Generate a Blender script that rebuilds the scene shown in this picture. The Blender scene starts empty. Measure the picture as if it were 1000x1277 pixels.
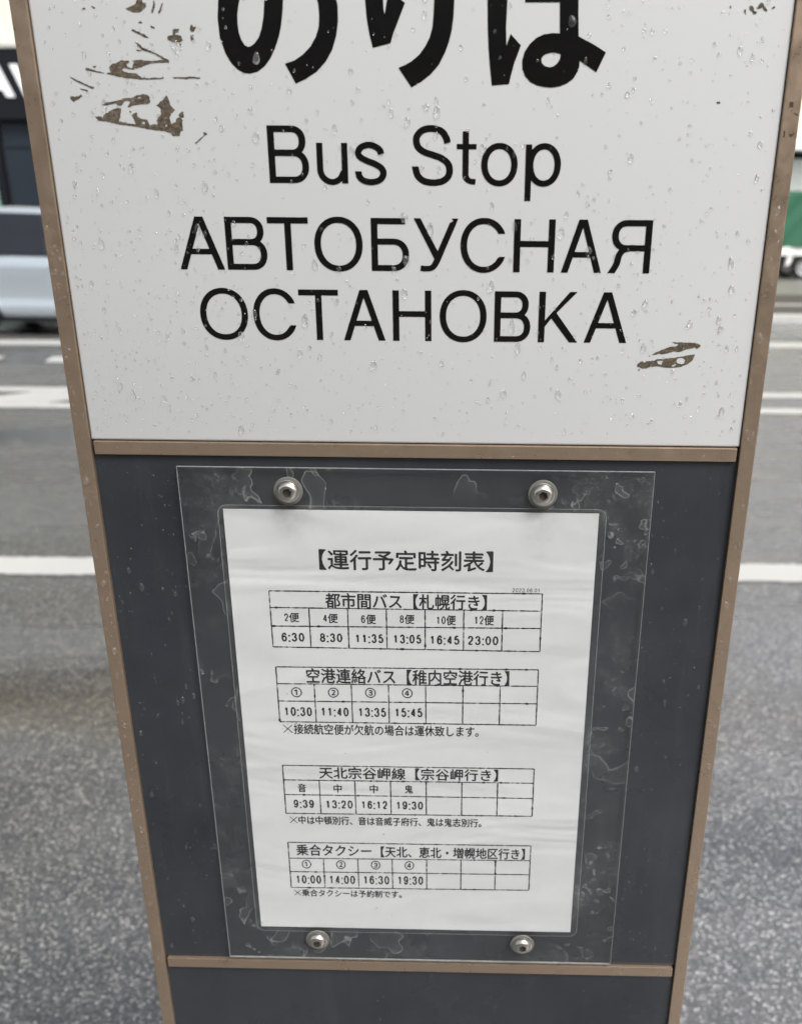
import bpy, bmesh, math, random
from mathutils import Vector, Matrix
from mathutils.geometry import tessellate_polygon
random.seed(7)
SC = bpy.context.scene
COL = SC.collection

# ---------------------------------------------------------------- camera
H = 1.30                                   # eye height, metres
PITCH, ROLL = 0.37502, 0.00819
cam = bpy.data.cameras.new('camera')
cam_ob = bpy.data.objects.new('camera', cam)
COL.objects.link(cam_ob)
cp, sp, cr, sr = math.cos(PITCH), math.sin(PITCH), math.cos(ROLL), math.sin(ROLL)
right, down, fwd = Vector((1, 0, 0)), Vector((0, -sp, -cp)), Vector((0, cp, -sp))
r0 = right * cr - down * sr
r1 = right * sr + down * cr
cam_ob.matrix_world = Matrix.Translation((0, 0, H)) @ Matrix((
    (r0.x, -r1.x, -fwd.x), (r0.y, -r1.y, -fwd.y), (r0.z, -r1.z, -fwd.z))).to_4x4()
cam.sensor_fit = 'HORIZONTAL'
cam.sensor_width = 36.0
cam.lens = 1117.32 / 1000 * 36
cam.shift_x = -0.0698
cam.shift_y = 0.0799
cam.clip_start = 0.02
cam.clip_end = 2000
cam.dof.use_dof = True
cam.dof.focus_distance = 0.50
cam.dof.aperture_fstop = cam.lens / 3.3
SC.camera = cam_ob

# ---------------------------------------------------------------- sky, sun, exposure
SUN_EL, SUN_ROT = math.radians(50), math.radians(140)
w = bpy.data.worlds.new('World')
SC.world = w
w.use_nodes = True
wt = w.node_tree
wt.nodes.clear()
sky = wt.nodes.new('ShaderNodeTexSky')
sky.sky_type = 'NISHITA'
sky.sun_disc = False
sky.sun_elevation = SUN_EL
sky.sun_rotation = SUN_ROT
sky.air_density = 1.0
sky.dust_density = 4.0
sky.ozone_density = 1.0
hs = wt.nodes.new('ShaderNodeHueSaturation')
hs.inputs['Saturation'].default_value = 0.32
bg = wt.nodes.new('ShaderNodeBackground')
bg.inputs['Strength'].default_value = 0.11
wo = wt.nodes.new('ShaderNodeOutputWorld')
wt.links.new(sky.outputs[0], hs.inputs['Color'])
wt.links.new(hs.outputs[0], bg.inputs['Color'])
wt.links.new(bg.outputs[0], wo.inputs[0])
sun = bpy.data.lights.new('sun', 'SUN')
sun.energy = 1.2
sun.angle = math.radians(25)
sun.color = (1.0, 0.97, 0.93)
sun_ob = bpy.data.objects.new('sun', sun)
COL.objects.link(sun_ob)
sd = Vector((math.sin(SUN_ROT) * math.cos(SUN_EL), math.cos(SUN_ROT) * math.cos(SUN_EL), math.sin(SUN_EL)))
sun_ob.rotation_euler = sd.to_track_quat('Z', 'Y').to_euler()
SC.view_settings.view_transform = 'Standard'
SC.view_settings.look = 'None'
SC.view_settings.exposure = 1.25
SC.view_settings.gamma = 1.0
SC.view_settings.use_curve_mapping = False
SC.cycles.transparent_max_bounces = 16
SC.cycles.max_bounces = 10

# ---------------------------------------------------------------- material helpers
class N:
    """small wrapper round a node tree"""
    def __init__(s, name):
        s.m = bpy.data.materials.new(name)
        s.m.use_nodes = True
        s.t = s.m.node_tree
        s.t.nodes.clear()
        s.out = s.t.nodes.new('ShaderNodeOutputMaterial')
        s.tc = s.t.nodes.new('ShaderNodeTexCoord').outputs['Object']
    def n(s, kind, **kw):
        o = s.t.nodes.new('ShaderNode' + kind)
        for k, v in kw.items():
            if k.startswith('_'):
                setattr(o, k[1:], v)
            else:
                key = int(k[1:]) if k[0] == 'i' and k[1:].isdigit() else k.replace('__', ' ')
                if hasattr(v, 'is_output'):
                    s.t.links.new(v, o.inputs[key])
                else:
                    o.inputs[key].default_value = v
        return o
    def noise(s, scale, detail=3, rough=.5, vec=None, dist=0.0):
        return s.n('TexNoise', Vector=vec or s.tc, Scale=scale, Detail=detail, Roughness=rough, Distortion=dist).outputs[0]
    def scaled(s, v):
        return s.n('Mapping', Vector=s.tc, Scale=v).outputs[0]
    def ramp(s, fac, stops, interp='LINEAR'):
        r = s.t.nodes.new('ShaderNodeValToRGB')
        r.color_ramp.interpolation = interp
        e = r.color_ramp.elements
        while len(e) < len(stops):
            e.new(0.5)
        for el, (p, c) in zip(e, stops):
            el.position = p
            el.color = (c, c, c, 1) if isinstance(c, (int, float)) else (*c, 1)
        s.t.links.new(fac, r.inputs[0])
        return r.outputs[0]
    def math(s, op, a, b=0.0, c=0.0):
        return s.n('Math', _operation=op, i0=a, i1=b, i2=c).outputs[0]
    def mix(s, fac, a, b, mode='MIX'):
        o = s.t.nodes.new('ShaderNodeMix')
        o.data_type = 'RGBA'
        o.blend_type = mode
        for i, v in ((0, fac), (6, a), (7, b)):
            if hasattr(v, 'is_output'):
                s.t.links.new(v, o.inputs[i])
            else:
                o.inputs[i].default_value = v if i == 0 else ((v, v, v, 1) if isinstance(v, (int, float)) else (*v, 1))
        return o.outputs[2]
    def bump(s, h, strength=.3, dist=.001, normal=None):
        kw = dict(Strength=strength, Distance=dist, Height=h)
        if normal:
            kw['Normal'] = normal
        return s.n('Bump', **kw).outputs[0]
    def principled(s, col, rough=.5, metal=0.0, normal=None, spec=.5, **kw):
        p = s.t.nodes.new('ShaderNodeBsdfPrincipled')
        vals = {'Base Color': col, 'Roughness': rough, 'Metallic': metal, 'Specular IOR Level': spec}
        vals.update({k.replace('__', ' '): v for k, v in kw.items()})
        if normal:
            vals['Normal'] = normal
        for k, v in vals.items():
            if hasattr(v, 'is_output'):
                s.t.links.new(v, p.inputs[k])
            else:
                p.inputs[k].default_value = (*v, 1) if isinstance(v, tuple) and len(v) == 3 else v
        return p.outputs[0]
    def done(s, sh):
        s.t.links.new(sh, s.out.inputs[0])
        return s.m

def simple(name, col, rough=.5, metal=0.0, var=.12, scale=8.0, spec=.5, bump=0.0):
    k = N(name)
    nz = k.noise(scale, 5, .6)
    c = k.mix(nz, tuple(v * (1 - var) for v in col), tuple(min(1, v * (1 + var)) for v in col))
    nm = k.bump(nz, bump, .002) if bump else None
    return k.done(k.principled(c, rough, metal, nm, spec))

# ---- sign materials
k = N('white_enamel')
c = k.mix(k.noise(5, 4, .6), (.475, .483, .477), (.50, .508, .504))
c = k.mix(k.ramp(k.noise(260, 4, .7), [(.70, 0.0), (.78, .5)]), c, (.40, .39, .35))
streak = k.ramp(k.noise(1.0, 5, .7, k.scaled((260, 1, 9))), [(.60, 0.0), (.78, .22)])
c = k.mix(streak, c, (.50, .50, .46))
M_WHITE = k.done(k.principled(c, .16, 0, k.bump(k.noise(30, 3), .02, .001), .5))
k = N('black_vinyl')
M_BLACK = k.done(k.principled(k.mix(k.noise(90, 5, .7), (.0035, .0035, .004), (.009, .0085, .008)), .12, 0, k.bump(k.noise(400, 2), .03, .0004), .35))
k = N('bare_metal_patch')
n1 = k.noise(700, 5, .8)
c = k.ramp(n1, [(.35, (.03, .022, .014)), (.55, (.095, .075, .052)), (.72, (.19, .165, .13))])
M_PATCH = k.done(k.principled(c, .8, 0, k.bump(n1, .6, .0006), .3))
M_LIP = simple('lip_grime', (.10, .085, .065), .8, 0, .4, 400)
M_CHIP = simple('dark_chip', (.03, .018, .01), .7, 0, .4, 500)
k = N('bronze_anodised')
c = k.mix(k.noise(14, 4, .6), (.28, .21, .152), (.35, .265, .194))
c = k.mix(k.ramp(k.noise(520, 3, .7), [(.62, 0.0), (.72, .35)]), c, (.09, .068, .05))
c = k.mix(k.ramp(k.noise(55, 5, .75), [(.60, 0.0), (.72, .4)]), c, (.13, .105, .08))
M_BRONZE = k.done(k.principled(c, k.ramp(k.noise(70, 4, .7), [(.35, .26), (.7, .46)]), .7, k.bump(k.noise(1.0, 3, .6, k.scaled((900, 900, 25))), .05, .0003), .5))
k = N('slate_panel')
c = k.mix(k.ramp(k.noise(6, 5, .65), [(.35, 0.0), (.65, 1.0)]), (.0165, .0192, .0235), (.029, .0325, .038))
c = k.mix(k.ramp(k.noise(1.0, 5, .7, k.scaled((70, 1, 6))), [(.52, 0.0), (.78, .4)]), c, (.044, .046, .048))
c = k.mix(k.ramp(k.noise(1.0, 4, .7, k.scaled((300, 1, 30))), [(.66, 0.0), (.74, .7)]), c, (.010, .011, .013))
c = k.mix(k.ramp(k.noise(650, 3, .8), [(.68, 0.0), (.75, .5)]), c, (.12, .12, .115))
rgh = k.ramp(k.noise(9, 4, .6), [(.3, .20), (.7, .42)])
M_SLATE = k.done(k.principled(c, rgh, 0, k.bump(k.noise(45, 4), .10, .0010), .45))
k = N('printed_paper')
big = k.noise(1.0, 4, .6, k.scaled((7, 1, 26)), .6)
c = k.mix(k.ramp(big, [(.3, 0.0), (.7, 1.0)]), (.50, .50, .512), (.555, .555, .567))
c = k.mix(k.ramp(k.noise(38, 5, .75), [(.62, 0.0), (.84, .25)]), c, (.44, .43, .40))
c = k.mix(k.ramp(k.noise(420, 2, .6), [(.74, 0.0), (.80, .5)]), c, (.32, .31, .29))
M_PAPER = k.done(k.principled(c, .75, 0, k.bump(k.noise(1.0, 2, .45, k.scaled((6, 1, 22)), 1.2), .9, .0035), .2))
k = N('printer_ink')
f = k.ramp(k.noise(900, 3, .8), [(.66, 0.0), (.74, .6)])
f2 = k.ramp(k.noise(60, 3, .6), [(.35, .1), (.7, 1.0)])
c = k.mix(k.math('MULTIPLY', f, f2), (.005, .005, .006), (.40, .40, .41))
M_INK = k.done(k.principled(c, .6, 0, None, .2))
M_FADE = simple('faded_ink', (.05, .05, .052), .6, 0, .3, 600)

ZC = [H - .298143]
def clear_material(name, haze, haze_col, stain, rough=.08, curl=1.0, bolts=()):
    """clear sheet: transparent, with a dusty film, dried water rings and a glossy face"""
    k = N(name)
    tr = k.n('BsdfTransparent', Color=(.97, .975, .97, 1)).outputs[0]
    sp = k.n('SeparateXYZ', Vector=k.tc)
    ax = k.math('SUBTRACT', k.math('ABSOLUTE', k.math('ADD', sp.outputs[0], .0022)), .106)
    az = k.math('SUBTRACT', k.math('ABSOLUTE', k.math('SUBTRACT', sp.outputs[2], ZC[0])), .1495)
    edge = k.ramp(k.math('ADD', k.math('MAXIMUM', ax, az), .01), [(.008, .05), (.012, 1.0)])
    f = haze
    # dried water rings: closed outlines round small islands, faintly filled
    for sc, th, wd_, gs, g0 in ((48, .60, .010, 9, .50), (95, .62, .016, 14, .52), (26, .63, .006, 7, .46)):
        nz = k.noise(sc, 2.5, .5, None, .35)
        gate = k.ramp(k.noise(gs, 2, .5), [(g0, 0.0), (g0 + .06, 1.0)])
        line = k.ramp(k.math('ABSOLUTE', k.math('SUBTRACT', nz, th)), [(0.0, 1.0), (wd_, 0.0)])
        fill = k.ramp(nz, [(th - .002, 0.0), (th + .002, .16), (th + .08, .06)])
        ring = k.math('MULTIPLY', k.math('MAXIMUM', line, fill), gate)
        f = k.math('ADD', f, k.math('MULTIPLY', k.math('MULTIPLY', ring, edge), .28 * curl))
    grit = k.ramp(k.noise(420, 5, .85), [(.56, 0.0), (.66, 1.0)])
    zone = k.ramp(k.noise(16, 4, .7, None, .3), [(.52, 0.0), (.66, 1.0)])
    f = k.math('ADD', f, k.math('MULTIPLY', k.math('MULTIPLY', k.math('MULTIPLY', grit, zone), edge), .45 * stain))
    f = k.math('ADD', f, k.math('MULTIPLY', k.math('MULTIPLY', zone, edge), .05 * stain))
    scr = k.ramp(k.noise(1.0, 4, .8, k.scaled((500, 1, 40)), .3), [(.68, 0.0), (.74, 1.0)])
    f = k.math('ADD', f, k.math('MULTIPLY', scr, .05 * stain))
    dif = k.n('BsdfDiffuse', Color=(*haze_col, 1)).outputs[0]
    s = k.n('MixShader', i0=k.math('MINIMUM', f, .9), i1=tr, i2=dif).outputs[0]
    if bolts:                                   # grime that has gathered round the bolts and run down
        sep = k.n('SeparateXYZ', Vector=k.tc)
        g = None
        for bx_, bz_ in bolts:
            dx = k.math('SUBTRACT', sep.outputs[0], bx_)
            dz = k.math('MULTIPLY', k.math('SUBTRACT', sep.outputs[2], bz_ - .010), .5)
            d = k.math('SQRT', k.math('ADD', k.math('MULTIPLY', dx, dx), k.math('MULTIPLY', dz, dz)))
            one = k.ramp(d, [(.005, 1.0), (.013, 0.0)])
            g = one if g is None else k.math('MAXIMUM', g, one)
        g = k.math('MULTIPLY', g, k.ramp(k.noise(120, 4, .7), [(.35, .02), (.7, .17)]))
        s = k.n('MixShader', i0=g, i1=s, i2=k.n('BsdfDiffuse', Color=(.09, .085, .07, 1)).outputs[0]).outputs[0]
    nm = k.bump(k.noise(26, 4, .6, None, .5), .12, .0008)
    gl = k.n('BsdfGlossy', Color=(1, 1, 1, 1), Roughness=rough, Normal=nm).outputs[0]
    fr = k.n('Fresnel', IOR=1.42, Normal=nm).outputs[0]
    fr = k.math('MULTIPLY', fr, k.math('SUBTRACT', 1.0, k.n('NewGeometry').outputs['Backfacing']))
    return k.done(k.n('MixShader', i0=fr, i1=s, i2=gl).outputs[0])
BOLTS = [(-.0693, .1602), (.0708, .1602), (-.0686, -.1566), (.0703, -.1572)]
Z0 = H - .298143                                # height of the middle of the timetable sheet
M_SHEET = clear_material('acrylic_sheet', .010, (.42, .42, .40), 1.0, .10, 1.0, [(a, b + Z0) for a, b in BOLTS])
k = N('acrylic_edge')
M_EDGE = k.done(k.principled(k.mix(k.noise(300, 3, .7), (.08, .085, .08), (.34, .35, .34)), .35, 0))
M_FILM = clear_material('laminating_film', .008, (.5, .5, .49), .8, .14, .5)
M_CLEAR = N('clear_plain'); M_CLEAR = M_CLEAR.done(M_CLEAR.n('BsdfTransparent', Color=(1, 1, 1, 1)).outputs[0])
def water_material(name, caustic_white):
    k = N(name)
    gl_ = k.n('BsdfGlass', Color=(1, 1, 1, 1), Roughness=0.0, IOR=1.33).outputs[0]
    fr_ = k.n('Fresnel', IOR=1.33).outputs[0]
    fr_ = k.math('MULTIPLY', fr_, k.math('SUBTRACT', 1.0, k.n('NewGeometry').outputs['Backfacing']))
    tb_ = k.n('MixShader', i0=caustic_white, i1=k.n('BsdfTransparent', Color=(1, 1, 1, 1)).outputs[0], i2=k.n('BsdfDiffuse', Color=(.9, .9, .9, 1)).outputs[0]).outputs[0]  # diffuse white mixed in, standing for light the drops would focus
    th_ = k.n('MixShader', i0=fr_, i1=tb_, i2=k.n('BsdfGlossy', Color=(1, 1, 1, 1), Roughness=.02).outputs[0]).outputs[0]
    return k.done(k.n('MixShader', i0=.68, i1=gl_, i2=th_).outputs[0])
M_WATER = water_material('water', .045)
M_WATER2 = water_material('water_clear', .03)
k = N('stainless')
c = k.mix(k.noise(500, 4, .7), (.42, .39, .34), (.62, .60, .56))
M_STEEL = k.done(k.principled(c, .28, 1.0, k.bump(k.noise(900, 2), .15, .0002)))
k = N('nylon_washer')
M_WASH = k.done(k.principled(k.mix(k.noise(300, 3), (.09, .088, .08), (.14, .137, .125)), .45, 0))
M_HOLE = simple('socket_dark', (.02, .013, .008), .6)

# ---- street materials
k = N('wet_asphalt')
vo = k.n('TexVoronoi', _voronoi_dimensions='2D', Vector=k.tc, Scale=165.0, Randomness=1.0)
vcol = k.n('SeparateColor', Color=vo.outputs['Color']).outputs[0]
vo2 = k.n('TexVoronoi', _voronoi_dimensions='2D', Vector=k.tc, Scale=400.0)
v2 = k.n('SeparateColor', Color=vo2.outputs['Color']).outputs[1]
stone = k.ramp(vcol, [(0.0, (.064, .066, .073)), (.40, (.118, .121, .131)), (.72, (.20, .202, .21)), (.90, (.38, .38, .375)), (1.0, (.68, .68, .65))])
inside = k.ramp(vo.outputs['Distance'], [(.30, 1.0), (.62, 0.0)])
c = k.mix(inside, (.072, .074, .082), stone)
c = k.mix(k.ramp(v2, [(.88, 0.0), (.95, .6)]), c, (.30, .30, .29))
sep = k.n('SeparateXYZ', Vector=k.tc)
# shop front's reflection painted into the colour: darker left, brown band near the stop
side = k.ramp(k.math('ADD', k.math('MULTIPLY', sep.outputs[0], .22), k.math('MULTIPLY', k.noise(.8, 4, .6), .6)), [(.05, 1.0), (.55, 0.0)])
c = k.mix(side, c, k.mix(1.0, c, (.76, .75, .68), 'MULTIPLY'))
d = k.math('ABSOLUTE', k.math('ADD', k.math('SUBTRACT', sep.outputs[1], 2.25), k.math('MULTIPLY', k.math('SUBTRACT', k.noise(2.2, 4, .6), .5), .6)))
reflect_band = k.math('MULTIPLY', k.ramp(d, [(.02, 1.0), (.26, 0.0)]), side)
c = k.mix(k.math('MULTIPLY', reflect_band, .75), c, k.mix(1.0, c, (.80, .66, .46), 'MULTIPLY'))
patch = k.noise(.9, 4, .6, k.scaled((.5, 1.3, 1)))
c = k.mix(k.ramp(patch, [(.40, 0.0), (.75, .35)]), c, (.10, .10, .098))
wet = k.noise(1.0, 5, .62, k.scaled((.55, 1.7, 1)), .4)
film = k.ramp(wet, [(.44, 0.0), (.60, 1.0)])            # where water stands over the stones
c = k.mix(k.math('MULTIPLY', film, .8), c, k.mix(1.0, c, (.62, .62, .63), 'MULTIPLY'))
rough = k.ramp(film, [(0.0, .34), (1.0, .10)])
hgt = k.math('MULTIPLY', k.math('SUBTRACT', 1.0, vo.outputs['Distance']), k.math('SUBTRACT', 1.0, k.math('MULTIPLY', film, .82)))
b1 = k.bump(hgt, .40, .004)
b2 = k.bump(k.noise(40, 2), .05, .002, b1)
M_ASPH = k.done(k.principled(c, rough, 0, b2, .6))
k = N('road_paint')
n1 = k.noise(160, 4, .8)
c = k.mix(k.ramp(n1, [(.60, 0.0), (.72, .6)]), (.42, .42, .40), (.16, .16, .155))
c = k.mix(k.ramp(k.noise(3, 4), [(.4, 0.0), (.75, .3)]), c, (.5, .5, .46))
M_PAINT = k.done(k.principled(c, .4, 0, k.bump(n1, .4, .002), .5))
M_CONC = simple('kerb_concrete', (.42, .42, .40), .55, 0, .25, 12, .5, .3)
k = N('wet_paving')
br = k.n('TexBrick', Vector=k.tc, Color1=(.045, .04, .034, 1), Color2=(.07, .062, .052, 1), Mortar=(.03, .03, .028, 1), Scale=3.3)
c = k.mix(k.noise(1.3, 4), br.outputs[0], (.06, .058, .05), 'MIX')
M_PAVE = k.done(k.principled(c, .6, 0, k.bump(br.outputs[1], -.3, .003), .2))
M_LOT = simple('lot_ground', (.15, .15, .13), .4, 0, .3, 1.2)
M_CREAM = simple('cream_siding', (.74, .72, .62), .5, 0, .06, 2)
M_CREAM2 = simple('cream_render', (.76, .68, .55), .6, 0, .08, 1)
M_PALE = simple('pale_wall', (.74, .76, .74), .6, 0, .05, 2)
M_NAVY = simple('navy_fascia', (.006, .007, .010), .6, 0, .2, 2, .2)
M_SLGL = simple('shop_shutter', (.014, .020, .029), .5, 0, .15, 1.5, .3)
k = N('shop_glass')
M_SHOPGL = k.done(k.principled((.015, .02, .024), .05, 0, None, .8))
M_MINT = simple('mint_curtain', (.30, .48, .42), .5)
M_LETTER = simple('sign_letter_white', (.82, .83, .84), .4, 0, .03)
M_ROOF = simple('grey_roof', (.16, .17, .18), .5)
M_CARW = N('car_paint'); M_CARW = M_CARW.done(M_CARW.principled(M_CARW.mix(M_CARW.noise(40), (.32, .365, .40), (.35, .39, .425)), .22, .25, None, .5, Coat__Weight=1.0, Coat__Roughness=.05))
k = N('car_glass'); M_CARG = k.done(k.principled(k.mix(k.noise(3), (.010, .012, .016), (.016, .019, .026)), .10, 0, None, .3))
M_TYRE = simple('tyre_rubber', (.018, .018, .018), .8)
M_RIM = simple('wheel_rim', (.45, .46, .47), .35, .6)
M_TRIM = simple('black_trim', (.02, .02, .022), .5)
M_CHROME = simple('chrome', (.7, .7, .7), .15, 1.0)
M_RED = simple('tail_lens', (.35, .02, .02), .2)
M_LAMP = simple('lamp_lens', (.6, .6, .62), .1)
M_GREEN = simple('green_tarpaulin', (.006, .085, .042), .5, 0, .2, 3)
M_TRUCK = simple('truck_white', (.72, .73, .72), .35, 0, .05)
M_BRICK = simple('brown_tiles', (.13, .095, .06), .5, 0, .25, 3)

# ---------------------------------------------------------------- object helpers
def put(name, me, mat, parent=None, loc=(0, 0, 0), kind=None):
    o = bpy.data.objects.new(name, me)
    COL.objects.link(o)
    for m_ in (mat if isinstance(mat, (list, tuple)) else [mat]):
        me.materials.append(m_)
    if parent:
        o.parent = parent
    o.location = loc
    if kind:
        o['kind'] = kind
    return o

class MB:
    def __init__(s):
        s.v, s.f, s.mi = [], [], []
    def face(s, pts, mi=0):
        b = len(s.v)
        s.v += [tuple(p) for p in pts]
        s.f.append(tuple(range(b, b + len(pts))))
        s.mi.append(mi)
    def grid(s, rows, mi=0, close=False, cap=False):
        b = len(s.v)
        n = len(rows[0])
        for r in rows:
            s.v += [tuple(p) for p in r]
        for i in range(len(rows) - 1):
            for j in range(n if close else n - 1):
                a, c_ = b + i * n + j, b + i * n + (j + 1) % n
                s.f.append((a, c_, c_ + n, a + n))
                s.mi.append(mi(i, j) if callable(mi) else mi)
        if cap:
            s.f.append(tuple(b + j for j in range(n))[::-1])
            s.f.append(tuple(b + (len(rows) - 1) * n + j for j in range(n)))
            s.mi += [0, 0]
    def box(s, x0, x1, y0, y1, z0, z1, mi=0, bev=0.0):
        if bev <= 0:
            b = len(s.v)
            s.v += [(x, y, z) for z in (z0, z1) for y in (y0, y1) for x in (x0, x1)]
            for f in ((0, 2, 3, 1), (4, 5, 7, 6), (0, 1, 5, 4), (2, 6, 7, 3), (0, 4, 6, 2), (1, 3, 7, 5)):
                s.f.append(tuple(b + i for i in f))
                s.mi.append(mi)
            return
        bm = bmesh.new()
        bmesh.ops.create_cube(bm, size=1)
        for v in bm.verts:
            v.co = Vector(((x0 + x1) / 2 + v.co.x * (x1 - x0), (y0 + y1) / 2 + v.co.y * (y1 - y0), (z0 + z1) / 2 + v.co.z * (z1 - z0)))
        bmesh.ops.bevel(bm, geom=bm.edges[:], offset=bev, segments=2, affect='EDGES', profile=.6)
        b = len(s.v)
        bm.verts.index_update()
        s.v += [tuple(v.co) for v in bm.verts]
        for f in bm.faces:
            s.f.append(tuple(b + v.index for v in f.verts))
            s.mi.append(mi)
        bm.free()
    def poly(s, loops, y, t=0.0, jag=0.0, step=.0007):
        """flat polygon with holes in the x-z plane (loops in metres), thickness t towards the back"""
        ls = []
        for l in loops:
            q = []
            for i, p in enumerate(l):
                n = l[(i + 1) % len(l)]
                d = math.hypot(n[0] - p[0], n[1] - p[1])
                m = max(1, int(d / step)) if jag else 1
                for a in range(m):
                    jx, jz = (random.uniform(-jag, jag), random.uniform(-jag, jag)) if jag else (0, 0)
                    q.append(Vector((p[0] + (n[0] - p[0]) * a / m + jx, 0, p[1] + (n[1] - p[1]) * a / m + jz)))
            ls.append(q)
        b = len(s.v)
        flat = [p for l in ls for p in l]
        s.v += [(p.x, y, p.z) for p in flat]
        for tri in tessellate_polygon(ls):
            s.f.append(tuple(b + i for i in tri))
            s.mi.append(0)
        if t:
            for l in ls:
                n = len(l)
                for i in range(n):
                    p, q = l[i], l[(i + 1) % n]
                    s.face([(p.x, y, p.z), (q.x, y, q.z), (q.x, y + t, q.z), (p.x, y + t, p.z)])
    def build(s, name, mat, parent=None, smooth=False, loc=(0, 0, 0), kind=None, angle=None, face_front=False):
        me = bpy.data.meshes.new(name)
        me.from_pydata(s.v, [], s.f)
        me.polygons.foreach_set('material_index', s.mi)
        me.validate()
        bm = bmesh.new()
        bm.from_mesh(me)
        bmesh.ops.recalc_face_normals(bm, faces=bm.faces[:])
        if face_front:
            for f in bm.faces:
                if abs(f.normal.y) > .9 and f.normal.y > 0: f.normal_flip()
        bm.to_mesh(me)
        bm.free()
        if smooth:
            me.polygons.foreach_set('use_smooth', [True] * len(me.polygons))
        if angle:
            me.set_sharp_from_angle(angle=math.radians(angle))
        return put(name, me, mat, parent, loc, kind)

def thing(name, loc, label, cat, group=None, rz=0.0):
    o = bpy.data.objects.new(name, None)
    o.empty_display_size = .2
    COL.objects.link(o)
    o.location = loc
    o.rotation_euler = (0, 0, rz)
    o['label'], o['category'] = label, cat
    if group:
        o['group'] = group
    return o

def disc_profile(rings, n=32, cx=0.0, cy=0.0, cz=0.0, axis='y', mi=0):
    """lathe: rings of (radius, height); axis y = towards -y"""
    rows = []
    for r, h in rings:
        row = []
        for i in range(n):
            a = 2 * math.pi * i / n
            if axis == 'y':
                row.append((cx + r * math.cos(a), cy - h, cz + r * math.sin(a)))
            else:
                row.append((cx + r * math.cos(a), cy + r * math.sin(a), cz + h))
        rows.append(row)
    return rows

# ================================================================ STREET (structure)
def flat_sheet(name, pts, z, mat):
    m = MB()
    m.face([(x, y, z) for x, y in pts])
    return m.build(name, mat, kind='structure')
flat_sheet('ground', [(-900, -900), (900, -900), (900, 900), (-900, 900)], -.02, M_LOT)
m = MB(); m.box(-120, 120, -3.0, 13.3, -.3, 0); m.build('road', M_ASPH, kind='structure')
def strip(name, pts):
    return flat_sheet(name, pts, .004, M_PAINT)
def rough_strip(name, x0, x1, y0, y1, slope=0.0, jag=.006, step=.02):
    """painted line with slightly ragged edges in the part the photograph shows"""
    m = MB()
    n = int((x1 - x0) / step)
    lo = [(x0 + (x1 - x0) * i / n, y0 + slope * (x0 + (x1 - x0) * i / n) + random.uniform(-jag, jag), .004) for i in range(n + 1)]
    hi = [(p[0], y1 + slope * p[0] + random.uniform(-jag, jag), .004) for p in lo]
    m.grid([lo, hi])
    return m.build(name, M_PAINT, kind='structure')
rough_strip('lane_line', -8, 8, 3.268, 3.462, -.004)
rough_strip('centre_line', -18, 24, 7.30, 7.53, -.0, .008, .05)
rough_strip('centre_line', -18, 24, 6.64, 6.84, -.0, .008, .05)
rough_strip('edge_line', -40, 40, 10.40, 10.86, .035, .008, .1)
for i in range(-6, 3):                     # diagonal hatching between the two centre lines
    x = -3.53 + i * 1.45
    strip('hatch_stripe', [(x - .42, 6.843), (x + .38, 6.843), (x + .90, 7.297), (x + .08, 7.297)])
for i in range(-8, 4):                     # broken guide marks beyond the centre lines
    x = -4.06 + i * 1.72
    strip('guide_mark', [(x, 8.93), (x + 1.14, 8.93), (x + 1.20, 9.14), (x + 1.14, 9.34), (x - .10, 9.34)])
m = MB(); m.box(-120, 120, 13.302, 13.48, -.02, .12, bev=.015); m.build('kerb', M_CONC, kind='structure')
m = MB(); m.box(-120, 120, 13.484, 15.1, -.03, .105); m.build('pavement', M_PAVE, kind='structure')
m = MB(); m.box(-120, 120, 15.104, 15.22, -.03, .125); m.build('kerb', M_CONC, kind='structure')
m = MB(); m.box(-120, 120, 15.224, 18.0, -.03, .08); m.build('path', M_PAVE, kind='structure')
m = MB(); m.box(-120, 120, 18.004, 90, -.03, .06); m.build('forecourt', M_LOT, kind='structure')

# ================================================================ SHOP on the left, 16 m away
shop = thing('shop_building', (0, 16, 0), 'dark fronted shop with white letters on black fascia, behind the white car', 'shop')
XL, XR, TOP = -19.0, 1.5, 9.0
m = MB(); m.box(XL, XR, .25, 9, .0, TOP); m.build('wall', M_CREAM, shop)
m = MB()
x = XL
while x < XR - .1:
    m.box(x, x + .07, .20, .248, 3.88, TOP - .1)
    x += .14
m.build('siding_rib', M_CREAM, shop, kind='stuff')
m = MB(); m.box(XL, XR, .12, .1985, 5.35, TOP - .02); m.build('upper_wall', M_BRICK, shop)
m = MB(); m.box(XL, XR, .06, .1985, 5.24, 5.345, bev=.01); m.build('ledge', M_ROOF, shop)
for i in range(6):
    x = XL + 1.1 + i * 3.3
    m = MB(); m.box(x, x + 1.8, .07, .1195, 6.0, 7.5, bev=.01); wf = m.build('window', M_RIM, shop)
    for q in (0, .86):
        m = MB(); m.box(x + .07 + q, x + .87 + q, .055, .0695, 6.08, 7.42); m.build('pane', M_SHOPGL, wf)
m = MB(); m.box(XL - .1, XR + .1, -.10, 9.1, TOP, TOP + .18, bev=.02); m.build('roof', M_ROOF, shop)
m = MB(); m.box(XL, XR, -.02, .24, 3.80, 3.87, bev=.01); m.build('drip_ledge', simple('ledge_grey', (.45, .45, .42), .5), shop)
m = MB(); m.box(XL, XR, .0, .246, 2.80, 3.797, bev=.01); fascia = m.build('fascia', M_NAVY, shop)
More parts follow.
